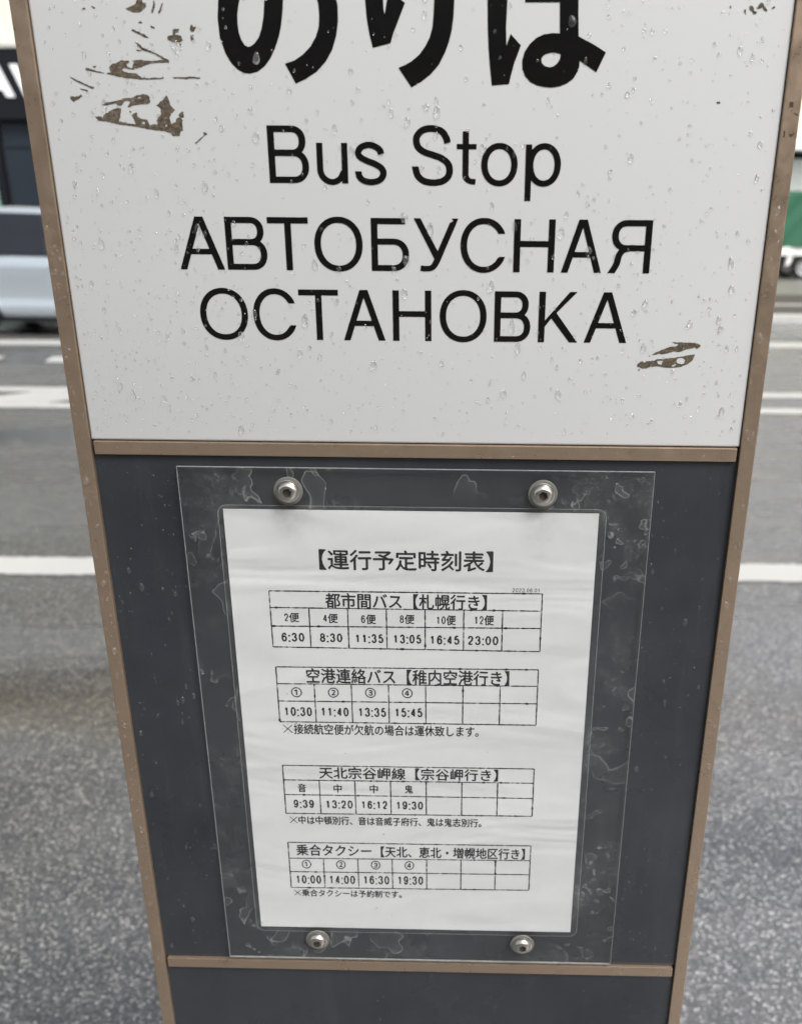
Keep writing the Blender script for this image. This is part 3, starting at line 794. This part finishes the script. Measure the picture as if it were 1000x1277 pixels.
PATCHES = [[[(-130.9,389.4),(-128.2,390.3),(-125.8,391.1),(-125.2,392.8),(-122.8,392.8),(-122.6,391.8),(-121.1,391.5),(-121.4,390.1),(-123.3,388.6),(-125.4,387.9),(-128.5,388.3)]],[[(-117.4,393.0),(-117.0,391.1),(-118.2,387.8),(-119.0,387.9),(-118.0,390.8)]],[[(-113.9,391.5),(-113.2,391.6),(-115.1,387.7),(-115.9,387.7)]],[[(-128.7,381.2),(-125.2,379.7),(-121.3,377.8),(-121.9,377.6),(-125.7,379.0),(-129.0,380.5)]],[[(-125.7,383.9),(-124.4,384.3),(-123.7,383.8),(-124.8,383.4)]],[[(-120.2,382.4),(-118.3,381.9),(-118.2,381.4),(-119.9,381.9)]],[[(-110.2,380.6),(-108.9,381.4),(-106.9,381.3),(-107.5,380.1),(-108.7,379.9),(-109.2,379.0),(-106.5,378.6),(-105.7,376.7),(-106.8,376.0),(-110.3,376.1),(-112.6,376.9),(-112.7,378.4),(-110.2,378.8),(-109.7,379.8)]],[[(-101.3,382.9),(-100.5,383.1),(-100.4,382.0),(-99.1,381.9),(-99.9,380.6),(-101.2,380.2),(-101.9,381.3)]],[[(-101.8,378.8),(-100.4,378.9),(-101.3,378.1),(-100.4,377.2),(-101.6,376.7),(-102.1,377.5)]],[[(-128.3,376.1),(-126.9,375.6),(-124.8,373.6),(-121.8,372.5),(-118.0,371.0),(-114.2,369.1),(-112.9,368.5),(-113.1,367.6),(-114.0,367.7),(-118.4,367.7),(-122.4,367.2),(-125.7,366.1),(-129.0,365.1),(-130.3,365.3),(-130.4,366.3),(-129.5,367.5),(-130.2,368.3),(-128.6,368.7),(-125.4,368.6),(-121.5,368.2),(-115.1,368.5),(-118.0,370.4),(-121.8,371.9),(-125.3,372.9),(-127.0,374.6)]],[[(-127.9,372.7),(-125.7,372.7),(-125.7,372.3),(-127.7,372.3)]],[[(-141.6,365.2),(-140.6,366.6),(-138.3,367.3),(-135.0,368.3),(-132.0,368.2),(-131.9,367.6),(-133.4,366.9),(-132.9,365.8),(-131.2,365.1),(-130.1,365.6),(-129.7,364.7),(-133.0,365.0),(-134.9,365.5),(-135.8,364.5),(-134.9,363.6),(-131.6,363.2),(-129.3,363.0),(-127.4,361.8),(-126.7,361.2),(-121.5,361.0),(-116.3,361.3),(-116.3,360.9),(-123.2,360.6),(-128.0,360.7),(-132.7,361.1),(-137.4,361.7),(-142.9,362.7),(-142.6,363.2),(-141.0,363.4)]],[[(-153.2,365.0),(-151.7,365.0),(-148.3,364.1),(-144.4,363.2),(-144.6,362.9),(-148.3,363.6),(-152.6,364.2)]],[[(-161.0,361.5),(-158.4,360.4),(-154.3,358.6),(-150.1,356.9),(-150.6,356.5),(-155.1,358.3),(-159.2,360.2)]],[[(-157.0,356.6),(-155.1,356.4),(-153.1,355.8),(-153.3,355.4),(-155.8,356.0)]],[[(-161.8,353.1),(-160.7,353.3),(-159.5,353.0),(-156.6,353.9),(-156.2,353.3),(-158.9,351.9),(-160.8,351.1),(-161.9,352.1)]],[[(-111.7,361.6),(-107.1,361.5),(-103.1,361.8),(-98.9,361.5),(-99.2,361.1),(-103.2,361.1),(-105.6,360.9),(-111.5,361.2)]],[[(-147.2,349.6),(-144.9,350.8),(-139.6,351.4),(-136.2,352.4),(-132.1,352.9),(-129.6,353.9),(-126.3,354.3),(-124.0,353.5),(-124.0,351.2),(-125.2,350.4),(-129.3,350.0),(-132.6,349.6),(-134.4,348.6),(-134.9,349.1),(-133.6,351.2),(-135.9,351.7),(-138.2,349.4),(-139.8,349.6),(-140.5,350.6),(-145.1,349.5)],[(-130.1,352.7),(-128.5,353.3),(-128.0,352.6),(-129.7,352.2)]],[[(-151.2,344.6),(-149.4,344.8),(-147.4,344.1),(-146.8,345.6),(-143.4,347.2),(-140.0,348.4),(-138.4,348.3),(-139.2,344.7),(-140.1,342.6),(-135.9,341.9),(-133.6,341.5),(-132.0,341.1),(-132.8,344.0),(-133.2,345.4),(-130.9,346.5),(-130.9,344.7),(-128.4,343.6),(-126.1,343.2),(-125.5,341.1),(-121.4,341.5),(-121.6,343.2),(-120.6,344.8),(-119.5,345.5),(-119.3,348.4),(-121.1,349.7),(-117.8,352.0),(-115.9,354.0),(-115.1,352.7),(-114.7,350.2),(-112.6,347.6),(-114.5,346.4),(-115.4,344.1),(-115.0,341.8),(-112.7,342.5),(-112.2,344.1),(-110.1,344.4),(-109.4,343.4),(-109.6,339.1),(-111.2,338.3),(-111.3,336.6),(-115.0,336.6),(-115.3,337.7),(-118.5,338.6),(-125.7,339.5),(-132.1,340.5),(-139.3,341.4),(-147.2,342.8),(-149.6,343.0)],[(-128.5,342.7),(-127.4,342.4),(-127.9,341.5),(-129.0,341.8)],[(-117.3,341.6),(-116.7,341.0),(-117.5,340.3),(-117.9,340.9)]],[[(-110.3,346.4),(-108.6,346.9),(-108.7,345.0),(-109.9,344.3),(-110.8,345.3)]],[[(-134.3,347.2),(-133.7,347.2),(-133.6,346.6),(-134.2,346.6)]],[[(-100.0,338.1),(-98.2,338.1),(-98.2,337.2),(-99.3,336.9),(-101.8,334.6),(-103.7,333.2),(-104.2,333.4),(-101.7,335.3),(-99.4,337.2)]],[[(-150.9,389.6),(-150.0,389.7),(-149.7,389.3),(-150.5,389.1)]],[[(-146.6,390.4),(-144.8,389.6),(-145.0,389.2),(-146.5,390.0)]],[[(-149.3,366.0),(-148.0,366.0),(-148.4,365.4),(-149.2,365.6)]],[[(-107.5,375.3),(-106.6,375.3),(-107.0,374.7)]],[[(134.3,241.8),(137.8,241.9),(140.4,241.8),(143.7,241.7),(147.5,241.4),(149.2,240.5),(148.5,239.3),(147.5,238.8),(146.3,239.4),(144.0,238.8),(141.3,238.3),(138.2,237.0),(135.5,237.3),(132.4,236.4),(129.7,235.7),(128.1,236.2),(126.5,235.5),(124.4,235.4),(126.4,236.6),(128.5,237.7),(131.1,238.6),(134.2,239.6),(136.9,240.0),(137.8,240.5),(137.0,241.2)]],[[(117.0,230.0),(118.2,231.2),(120.0,232.1),(121.0,231.1),(121.7,232.1),(125.7,232.4),(127.3,233.0),(130.5,233.2),(133.7,233.7),(136.9,234.0),(141.1,234.9),(143.3,235.3),(146.7,235.8),(145.8,233.0),(144.7,231.8),(142.9,230.5),(139.0,229.4),(135.2,228.8),(133.1,229.0),(127.0,229.7),(124.9,229.5),(122.8,228.7),(120.6,228.4),(117.8,229.2)],[(126.9,232.2),(130.3,232.8),(130.4,231.5),(129.7,230.1),(128.3,230.7)],[(137.3,232.9),(138.5,233.9),(140.7,234.2),(142.0,232.9),(141.5,231.1),(139.7,230.8),(137.7,231.5)],[(134.9,229.8),(137.2,231.2),(137.9,230.6),(135.7,229.3)]],[[(122.8,234.9),(123.4,235.0),(123.3,234.3)]],[[(118.1,228.0),(118.8,227.9),(118.4,227.2)]],[[(152.8,390.0),(153.5,390.2),(154.1,388.1),(153.3,388.7)]],[[(155.2,391.4),(156.5,391.6),(157.5,390.6),(157.2,389.7),(158.9,389.3),(158.6,388.4),(157.3,388.6),(156.5,389.7),(155.6,390.0)]],[[(158.6,390.6),(159.8,392.7),(161.0,392.7),(162.1,391.4),(163.5,389.9),(163.2,389.2),(162.1,389.9),(160.8,391.2),(159.2,390.3)]],[[(165.5,390.9),(166.5,391.4),(166.9,390.9),(165.9,390.5)]],[[(146.2,391.3),(146.8,391.5),(147.1,390.7),(146.4,390.7)]],[[(144.7,352.6),(146.0,352.7),(146.3,351.9),(145.0,351.9)]]]
CHIPS = [[(178.5,352.7),(180.3,352.6),(180.6,350.4),(179.2,350.3),(178.5,349.8),(178.3,350.3),(178.8,350.6)],[(181.1,347.9),(181.8,348.0),(183.3,347.4),(183.1,346.9),(182.0,347.3)],[(177.5,340.4),(178.2,340.4),(178.4,337.9),(177.5,337.6),(177.5,339.1)],[(180.4,339.1),(182.7,339.2),(182.7,338.7),(181.8,338.5),(181.6,337.8),(180.4,338.0)],[(179.7,349.1),(180.2,349.1),(180.0,348.7)],[(177.4,360.3),(177.8,360.3),(177.8,359.8)]]
HEAD = [('【運行予定時刻表】',-54.6,112.9,44.4,125.1),('2023.06.01',55.8,100.5,72.2,103.0)]
TABLES = [{'x0': -84.8,'x1': 73.4,'rows': [(99.2,99.7),(88.7,88.8),(76.8,77.7),(63.2,62.6)],'text': [('都市間バス【札幌行き】',-52.3,88.9,41.4,98.3),('2便',-77.3,79.5,-68.3,85.5),('4便',-54.6,79.3,-45.6,85.3),('6便',-32.3,79.0,-23.3,85.1),('8便',-9.6,79.4,-0.7,85.4),('10便',11.8,79.0,23.5,85.2),('12便',34.0,79.3,45.7,85.6),('6:30',-79.9,66.8,-65.4,72.6),('8:30',-57.1,66.8,-42.9,72.6),('11:35',-36.3,66.6,-18.6,72.5),('13:05',-13.8,66.6,3.8,72.5),('16:45',7.8,66.3,26.3,72.3),('23:00',30.2,66.3,49.2,72.3)]},{'x0': -84.1,'x1': 73.1,'rows': [(49.9,50.5),(38.5,39.4),(26.6,27.4),(12.1,12.5)],'text': [('空港連絡バス【稚内空港行き】',-66.0,39.3,55.7,49.2),('①',-75.8,29.4,-69.5,36.1),('②',-53.4,29.6,-47.1,36.3),('③',-30.9,29.8,-24.6,36.5),('④',-8.6,30.0,-2.3,36.6),('10:30',-81.5,16.2,-63.5,22.6),('11:40',-59.0,16.4,-41.0,22.8),('13:35',-36.1,16.5,-18.1,22.9),('15:45',-13.8,16.7,4.1,23.1),('※接続航空便が欠航の場合は運休致します。',-83.2,3.4,38.0,10.8)]},{'x0': -84.5,'x1': 73.3,'rows': [(-19.4,-19.0),(-30.2,-29.6),(-41.2,-41.0),(-55.6,-54.6)],'text': [('天北宗谷岬線【宗谷岬行き】',-61.6,-28.7,50.8,-20.1),('音',-75.7,-39.2,-70.7,-33.0),('中',-53.0,-39.1,-48.0,-32.9),('中',-30.1,-39.0,-25.0,-32.8),('鬼',-7.8,-38.8,-2.8,-32.7),('9:39',-79.7,-51.2,-65.6,-45.0),('13:20',-59.2,-51.2,-40.9,-44.9),('16:12',-36.4,-51.1,-18.7,-44.9),('19:30',-14.1,-51.1,4.0,-44.8),('※中は中頓別行、音は音威子府行、鬼は鬼志別行。',-83.1,-63.8,40.9,-57.4)]},{'x0': -84.7,'x1': 73.4,'rows': [(-78.3,-77.7),(-91.0,-89.5),(-101.9,-100.9),(-115.0,-113.6)],'text': [('乗合タクシー',-79.5,-88.6,-30.4,-79.8),('【天北、恵北・増幌地区行き】',-24.1,-88.8,69.7,-80.3),('①',-76.5,-99.1,-70.5,-92.2),('②',-53.8,-99.0,-47.8,-92.0),('③',-30.9,-98.8,-24.9,-91.9),('④',-8.7,-98.7,-2.7,-91.8),('10:00',-81.7,-111.6,-64.0,-104.6),('14:00',-59.6,-111.4,-41.4,-104.3),('16:30',-36.9,-111.1,-18.7,-104.1),('19:30',-14.1,-110.9,3.7,-103.9),('※乗合タクシーは予約制です。',-83.6,-122.1,-11.2,-116.3)]}]

JP = MB()
for i, loops in enumerate(JAPANESE):
    JP.poly(mmloops(loops), .00045 - .00001 * i)
JP.build('japanese_lettering', M_BLACK, wp)
RIM = MB()
for loops in PATCHES:
    m = MB(); m.poly(mmloops(loops), .00042, 0, .00016, .0006); pp = m.build('peeled_patch', M_PATCH, wp)
    RIM.poly(mmloops(loops), .00050, 0, .00034, .0007)
RIM.build('paint_lip', M_LIP, wp, kind='stuff')
m = MB()
for l in CHIPS: m.poly(mmloops([l]), -.00068, 0, .0001, .0006)
m.build('paint_chip', M_CHIP, rails[1])

# ================================================================ TIMETABLE NOTICE
nt = thing('timetable_notice', (SX.x, SX.y, Z(-174)), 'white paper timetable behind a clear cover bolted to the slate panel', 'timetable', rz=YAW)
OFF = -Z(-174)
def lz(o): o.location.z = OFF; return o
def paper_sheet():
    m = MB(); m.box(-.1072, .1028, .0010, .0013, Z(-148.5), Z(148.5)); return lz(m.build('paper', M_PAPER, nt))
paper = paper_sheet()
mats_f = [M_FILM, M_CLEAR]
m = MB()                                   # laminating film, rounded corners, with a raised seam around the paper
def rounded(x0, x1, z0, z1, r, n=6):
    out = []
    for cx_, cz_, a0 in ((x1 - r, z1 - r, 0), (x0 + r, z1 - r, 90), (x0 + r, z0 + r, 180), (x1 - r, z0 + r, 270)):
        out += ell(cx_, cz_, r, r, a0, a0 + 90, n)
    return out
rr = rounded(-110.2, 107.0, -151.6, 151.2, 5.5)
m.poly(mmloops([rr]), .00045)
film = lz(m.build('laminate_film', M_FILM, nt, face_front=True))
m = MB()
inner = rounded(-109.95, 106.75, -151.35, 150.95, 5.3)
m.poly(mmloops([rr, inner]), .0003)
seam = put('seam', m.build('tmp', M_EDGE).data, [], film); bpy.data.objects.remove(bpy.data.objects['tmp'])
# cover sheet
m = MB()
x0, x1, z0, z1, yf, yb = -.1302, .1314, Z(-174.0), Z(173.2), -.0013, .0002
m.face([(x0, yf, z0), (x1, yf, z0), (x1, yf, z1), (x0, yf, z1)], 0)
m.face([(x0, yb, z0), (x1, yb, z0), (x1, yb, z1), (x0, yb, z1)], 2)
for a, b in (((x0, z0), (x1, z0)), ((x1, z0), (x1, z1)), ((x1, z1), (x0, z1)), ((x0, z1), (x0, z0))):
    m.face([(a[0], yf, a[1]), (b[0], yf, b[1]), (b[0], yb, b[1]), (a[0], yb, a[1])], 1)
bv = .00022                                # the worn bright arris along the front edge
for a, b, c_, d in (((x0, z0), (x1, z0), (x1 - bv, z0 + bv), (x0 + bv, z0 + bv)), ((x1, z0), (x1, z1), (x1 - bv, z1 - bv), (x1 - bv, z0 + bv)),
                    ((x1, z1), (x0, z1), (x0 + bv, z1 - bv), (x1 - bv, z1 - bv)), ((x0, z1), (x0, z0), (x0 + bv, z0 + bv), (x0 + bv, z1 - bv))):
    m.face([(p[0], yf - .00003, p[1]) for p in (a, b, c_, d)], 1)
cover = lz(m.build('cover_sheet', [M_SHEET, M_EDGE, M_CLEAR], nt, face_front=True))
# bolts
def bolt(cx_, cz_):
    o = bpy.data.objects.new('bolt', None); COL.objects.link(o); o.parent = nt; o.location = (cx_, -.0013, Z0 + cz_ + OFF)
    m = MB(); m.grid(disc_profile([(.0028, .0002), (.0079, .0002), (.0081, .0006), (.0079, .0010), (.0070, .0012), (.0030, .0012)], 40), close=True); m.build('washer', M_WASH, o, True, angle=40)
    m = MB(); m.grid(disc_profile([(.0030, .0013), (.0062, .0013), (.0065, .0016), (.0065, .0021), (.0060, .0023), (.0030, .0023)], 48), close=True); m.build('steel_washer', M_STEEL, o, True, angle=40)
    a0 = random.uniform(0, 1)
    hexr = lambda r, h: [(r * math.cos(a0 + 2 * math.pi * i / 48) * (math.cos(math.pi / 6) / math.cos(((2 * math.pi * i / 48) % (math.pi / 3)) - math.pi / 6)), -h, r * math.sin(a0 + 2 * math.pi * i / 48) * (math.cos(math.pi / 6) / math.cos(((2 * math.pi * i / 48) % (math.pi / 3)) - math.pi / 6))) for i in range(48)]
    cir = lambda r, h: [(r * math.cos(a0 + 2 * math.pi * i / 48), -h, r * math.sin(a0 + 2 * math.pi * i / 48)) for i in range(48)]
    m = MB(); m.grid([cir(.0052, .0020), cir(.0056, .0023), cir(.0056, .0027), cir(.0053, .0034), cir(.0047, .0041), cir(.0039, .0046), cir(.0032, .0048), hexr(.0026, .0047), hexr(.0025, .0026)], close=True)
    m.build('head', M_STEEL, o, True, angle=50)
    m = MB(); m.grid([hexr(.0025, .0027), hexr(.00001, .0026)], close=True); m.build('socket', M_HOLE, o)
for a, b in BOLTS: bolt(a, b)

# ---- printing on the paper
DIG = {'0': [('o', .5, .5, .5, .5)],
       '1': [('l', (.12, .74), (.36, .80), (.56, 1.0)), ('l', (.56, 1.0), (.56, 0))],
       '2': [('c', (.06, .70), (.12, .90), (.35, 1), (.70, .97), (.92, .80), (.88, .58), (.60, .38), (.25, .18), (.06, 0)), ('l', (.06, 0), (.98, 0))],
       '3': [('c', (.06, .76), (.16, .93), (.42, 1), (.74, .96), (.90, .78), (.80, .60), (.55, .53)), ('c', (.42, .53), (.75, .51), (.95, .35), (.93, .15), (.68, .01), (.35, 0), (.12, .08), (.03, .26))],
       '4': [('l', (.74, 0), (.74, 1.0)), ('l', (.74, 1.0), (.03, .30)), ('l', (.03, .27), (1.0, .27))],
       '5': [('l', (.90, 1), (.22, 1)), ('l', (.22, 1), (.10, .50)), ('c', (.10, .50), (.30, .62), (.60, .64), (.88, .50), (.97, .30), (.86, .09), (.55, 0), (.22, .03), (.03, .24))],
       '6': [('c', (.92, .76), (.80, .95), (.52, 1), (.22, .88), (.06, .55), (.06, .30), (.22, .06), (.52, 0), (.82, .07), (.96, .31), (.84, .55), (.54, .62), (.24, .54), (.08, .36))],
       '7': [('l', (.03, 1), (.95, 1)), ('c', (.95, .98), (.62, .60), (.42, .28), (.36, 0))],
       '8': [('o', .5, .76, .40, .24), ('o', .5, .26, .49, .26)],
       '9': [('c', (.08, .24), (.20, .05), (.48, 0), (.78, .12), (.94, .45), (.94, .70), (.78, .94), (.48, 1), (.18, .93), (.04, .69), (.16, .45), (.46, .38), (.76, .46), (.92, .64))]}
INKY = [.00094]
def ink_stroke(m, pts, wd, closed=False):
    lift[0] = (lift[0] + 1) % 7
    y = INKY[0] - .000006 * lift[0]
    n = len(pts); A, B = [], []
    for i, p in enumerate(pts):
        q0 = pts[(i - 1) % n] if (closed or i) else p
        q1 = pts[(i + 1) % n] if (closed or i < n - 1) else p
        tx, tz = q1[0] - q0[0], q1[1] - q0[1]
        l = math.hypot(tx, tz) or 1
        w_ = wd * random.uniform(.42, .58)
        A.append(((p[0] - tz / l * w_) / 1000, y, Z(p[1] + tx / l * w_))); B.append(((p[0] + tz / l * w_) / 1000, y, Z(p[1] - tx / l * w_)))
    if closed: A.append(A[0]); B.append(B[0])
    m.grid([A, B])
def put_digits(m, body, x0, z0, x1, z1, wd=.62):
    n = sum(.42 if c_ in ':.' else 1 for c_ in body)
    adv = (x1 - x0) / n; x = x0
    for c_ in body:
        if c_ in ':.':
            cx_ = x + adv * .21
            for zc in ((z0 + .32, z0 + (z1 - z0) * .66) if c_ == ':' else (z0 + .25,)):
                ink_stroke(m, [(cx_, zc - wd * .5), (cx_, zc + wd * .5)], wd)
            x += adv * .42
            continue
        gw = adv * .80 - wd; gh = (z1 - z0) - wd
        X = lambda u: x + adv * .10 + wd / 2 + u * gw
        W = lambda v: z0 + wd / 2 + v * gh
        for st_ in DIG[c_]:
            if st_[0] == 'o':
                ink_stroke(m, [(X(st_[1] + st_[3] * math.cos(a * math.pi / 10)), W(st_[2] + st_[4] * math.sin(a * math.pi / 10))) for a in range(20)], wd, True)
            else:
                p = [(X(u), W(v)) for u, v in st_[1:]]
                ink_stroke(m, catmull(p, 4) if st_[0] == 'c' else p, wd)
        x += adv
def text_mesh(body):
    c_ = bpy.data.curves.new('t', 'FONT')
    c_.body = body
    c_.resolution_u = 3
    o = bpy.data.objects.new('t', c_)
    COL.objects.link(o)
    dg = bpy.context.evaluated_depsgraph_get()
    me = bpy.data.meshes.new_from_object(o.evaluated_get(dg))
    vs = [v.co.copy() for v in me.vertices]; fs = [tuple(p.vertices) for p in me.polygons]
    bpy.data.objects.remove(o); bpy.data.curves.remove(c_); bpy.data.meshes.remove(me)
    return vs, fs
def put_text(m, body, x0, z0, x1, z1, off=.0):
    if all(c_ in '0123456789:.' for c_ in body):
        return put_digits(m, body, x0, z0, x1, z1, 1.06 if ':' in body else .36)
    if body[0] in '0123456789':              # flight number and its counter word
        k_ = sum(c_.isdigit() for c_ in body)
        cut = x0 + (x1 - x0) * (k_ * .55 / (k_ * .55 + 1))
        put_digits(m, body[:k_], x0, z0 + .5, cut, z1 - .5, .72)
        x0, body = cut + .2, body[k_:]
    if body[0] == '※':
        h_ = z1 - z0; xe = x0 + h_
        q = .12 * h_
        ink_stroke(m, [(x0 + q, z0 + q), (xe - q, z1 - q)], .5); ink_stroke(m, [(x0 + q, z1 - q), (xe - q, z0 + q)], .5)
        for cx_, cz_ in ((.5, .92), (.5, .08), (.08, .5), (.92, .5)):
            ink_stroke(m, [(x0 + cx_ * h_, z0 + cz_ * h_ - .2), (x0 + cx_ * h_, z0 + cz_ * h_ + .2)], .4)
        x0, body = xe + .1, body[1:]
    vs, fs = text_mesh(body)
    if not vs: return
    a0, a1 = min(v.x for v in vs), max(v.x for v in vs)
    c0, c1 = min(v.y for v in vs), max(v.y for v in vs)
    ph = random.uniform(0, 6)
    co = []
    for v in vs:
        x = x0 + (v.x - a0) / (a1 - a0) * (x1 - x0); z = z0 + (v.y - c0) / (c1 - c0) * (z1 - z0)
        x += .06 * math.sin(z * 2.1 + ph) + random.uniform(-.03, .03); z += .07 * math.sin(x * .7 + ph) + random.uniform(-.03, .03)
        co.append((x, z))
    d = off
    for i, (ox, oz) in enumerate(((-d, 0), (d, 0), (0, d), (0, -d))):
        b = len(m.v)
        m.v += [((x + ox) / 1000, .00094 - .000008 * i, Z(z + oz)) for x, z in co]
        for f in fs:
            m.f.append(tuple(b + i_ for i_ in f)); m.mi.append(0)
m = MB()
put_text(m, HEAD[0][0], *HEAD[0][1:], off=.24); lz(m.build('printed_title', M_INK, paper)).location.z = 0
m = MB(); put_text(m, HEAD[1][0], *HEAD[1][1:]); m.build('printed_date', M_FADE, paper)
def rule(m, xa, za, xb, zb_, wd=.72):
    n = max(2, int(math.hypot(xb - xa, zb_ - za) / 1.2)); rows = [[], []]
    dx, dz = xb - xa, zb_ - za; l = math.hypot(dx, dz)
    for i in range(n + 1):
        t = i / n; w2 = wd * random.uniform(.36, .62)
        if random.random() < .05: w2 *= .35
        if random.random() < .03: w2 *= 1.9
        x, z = xa + dx * t + random.uniform(-.04, .04), za + dz * t + random.uniform(-.04, .04)
        for r_, s_ in ((rows[0], 1), (rows[1], -1)):
            r_.append(((x - dz / l * w2 * s_) / 1000, .00090, Z(z + dx / l * w2 * s_)))
    m.grid(rows)
for T_ in TABLES:
    m = MB(); x0, x1 = T_['x0'], T_['x1']
    for (a, b) in T_['rows']: rule(m, x0, a, x1, b)
    for i in range(8):
        x = x0 + (x1 - x0) * i / 7
        u = i / 7
        r = [a + (b - a) * u for a, b in T_['rows']]
        rule(m, x, r[0 if i in (0, 7) else 1], x, r[3])
    for tx in T_['text']:
        s_ = tx[0]
        put_text(m, s_, *tx[1:], off=.2 if s_[0] in '都空天乗【' and len(s_) > 4 else .15)
    m.build('printed_timetable', M_INK, paper)

# ================================================================ RAIN DROPS (real water, standing on each surface)
def drops(parent, name, y, items, dz=0.0, wat=None):
    m = MB()
    for x, z, r, el, fl in items:
        n, rings = (12, 4) if r > .9 else (8, 3)
        ph = [random.uniform(0, 6.28) for _ in range(3)]
        rows = []
        for j in range(rings + 1):
            a = math.pi / 2 * j / rings
            row = []
            for i in range(n):
                t = 2 * math.pi * i / n
                rad = r * math.cos(a) * (1 + .10 * math.sin(2 * t + ph[0]) + .07 * math.sin(3 * t + ph[1]))
                zz = rad * math.sin(t) * el
                sag = -r * el * .22 * math.sin(a)
                row.append(((x + rad * math.cos(t) * (1 - .12 * (math.sin(t) > 0))) / 1000, y - r * fl * math.sin(a) / 1000 - .00002, Z(z + zz + sag) + dz))
            rows.append(row)
        rows.insert(0, [(a_, y + .00004 - .00002, c_) for a_, b_, c_ in rows[0]])
        m.grid(rows[:-1], close=True)
        b = len(m.v)
        m.v.append((x / 1000, y - r * fl / 1000 - .00002, rows[-1][0][2]))
        base = b - n
        for i in range(n):
            m.f.append((base + i, base + (i + 1) % n, b)); m.mi.append(0)
        m.f.append(tuple(base - (len(rows) - 2) * n + i for i in range(n))[::-1]); m.mi.append(0)
    me = m.build(name, M_WATER if wat is None else wat, parent, True, kind='stuff')
    return me
def scatter(n, x0, x1, z0, z1, rmin, rmax, dens=lambda x, z: 1, p=2.6, el=(.9, 1.4), fl=(.35, .6)):
    out = []
    grid = {}
    tries = 0
    while len(out) < n and tries < n * 30:
        tries += 1
        x, z = random.uniform(x0, x1), random.uniform(z0, z1)
        if random.random() > dens(x, z): continue
        r = rmin + (rmax - rmin) * random.random() ** p
        key = (int(x // 4), int(z // 4))
        if any((x - a) ** 2 + (z - b) ** 2 < (r + c_) ** 2 * 1.6 for i in (-1, 0, 1) for j in (-1, 0, 1) for a, b, c_ in grid.get((key[0] + i, key[1] + j), ())):
            continue
        grid.setdefault(key, []).append((x, z, r))
        out.append((x, z, r, random.uniform(*el), random.uniform(*fl)))
    return out
def dens_white(x, z):
    left = max(0, min(1, (-60 - x) / 70))
    low = max(0, min(1, (330 - z) / 120))
    return .10 + .55 * left * (.4 + .6 * low) + .13 * low + (.12 if x > 90 else 0)
its = scatter(1650, -172, 172, 192, 420, .30, 1.05, dens_white, 2.0)
its += scatter(150, -170, 170, 192, 420, .9, 2.0, lambda x, z: .6, 1.6, (1.2, 1.9), (.35, .55))
drops(wp, 'raindrops', .0004, its)
for rail, sgn in zip(rails, (-1, 1)):
    its = scatter(210, *sorted((sgn * 176.8, sgn * 183.4)), -260, 320, .3, 1.0, lambda x, z: 1, 1.8, (.9, 1.6), (.5, .8))
    its += scatter(9, *sorted((sgn * 178.5, sgn * 181.5)), -150, 320, 1.0, 1.7, lambda x, z: 1, 1.0, (1.3, 1.9), (.6, .9))
    drops(rail, 'raindrops', -.0006, its)
drops(bars[0], 'raindrops', -.0003, scatter(90, -172, 172, 180, 186, .2, .7, lambda x, z: 1, 2))
drops(bars[1], 'raindrops', -.0003, scatter(16, -172, 172, -184, -178, .2, .6, lambda x, z: 1, 2))
side = lambda x, z: 1 if abs(x) > 133 else 0
drops(slate_mid, 'raindrops', .0022, scatter(330, -174, 174, -175, 178, .25, .85, side, 2.0, (.9, 1.5), (.5, .8)) + scatter(30, -172, 172, -172, 120, .8, 1.7, side, 1, (1.3, 1.8), (.5, .8)), 0.0, M_WATER2)
drops(slate_low, 'raindrops', .0022, scatter(70, -174, 174, -245, -188, .22, .9, lambda x, z: 1, 2.2), 0.0, M_WATER2)
dr = drops(cover, 'raindrops', -.0013, scatter(26, -128, 129, -170, 168, .25, 1.3, lambda x, z: 1, 3), 0.0, M_WATER2)
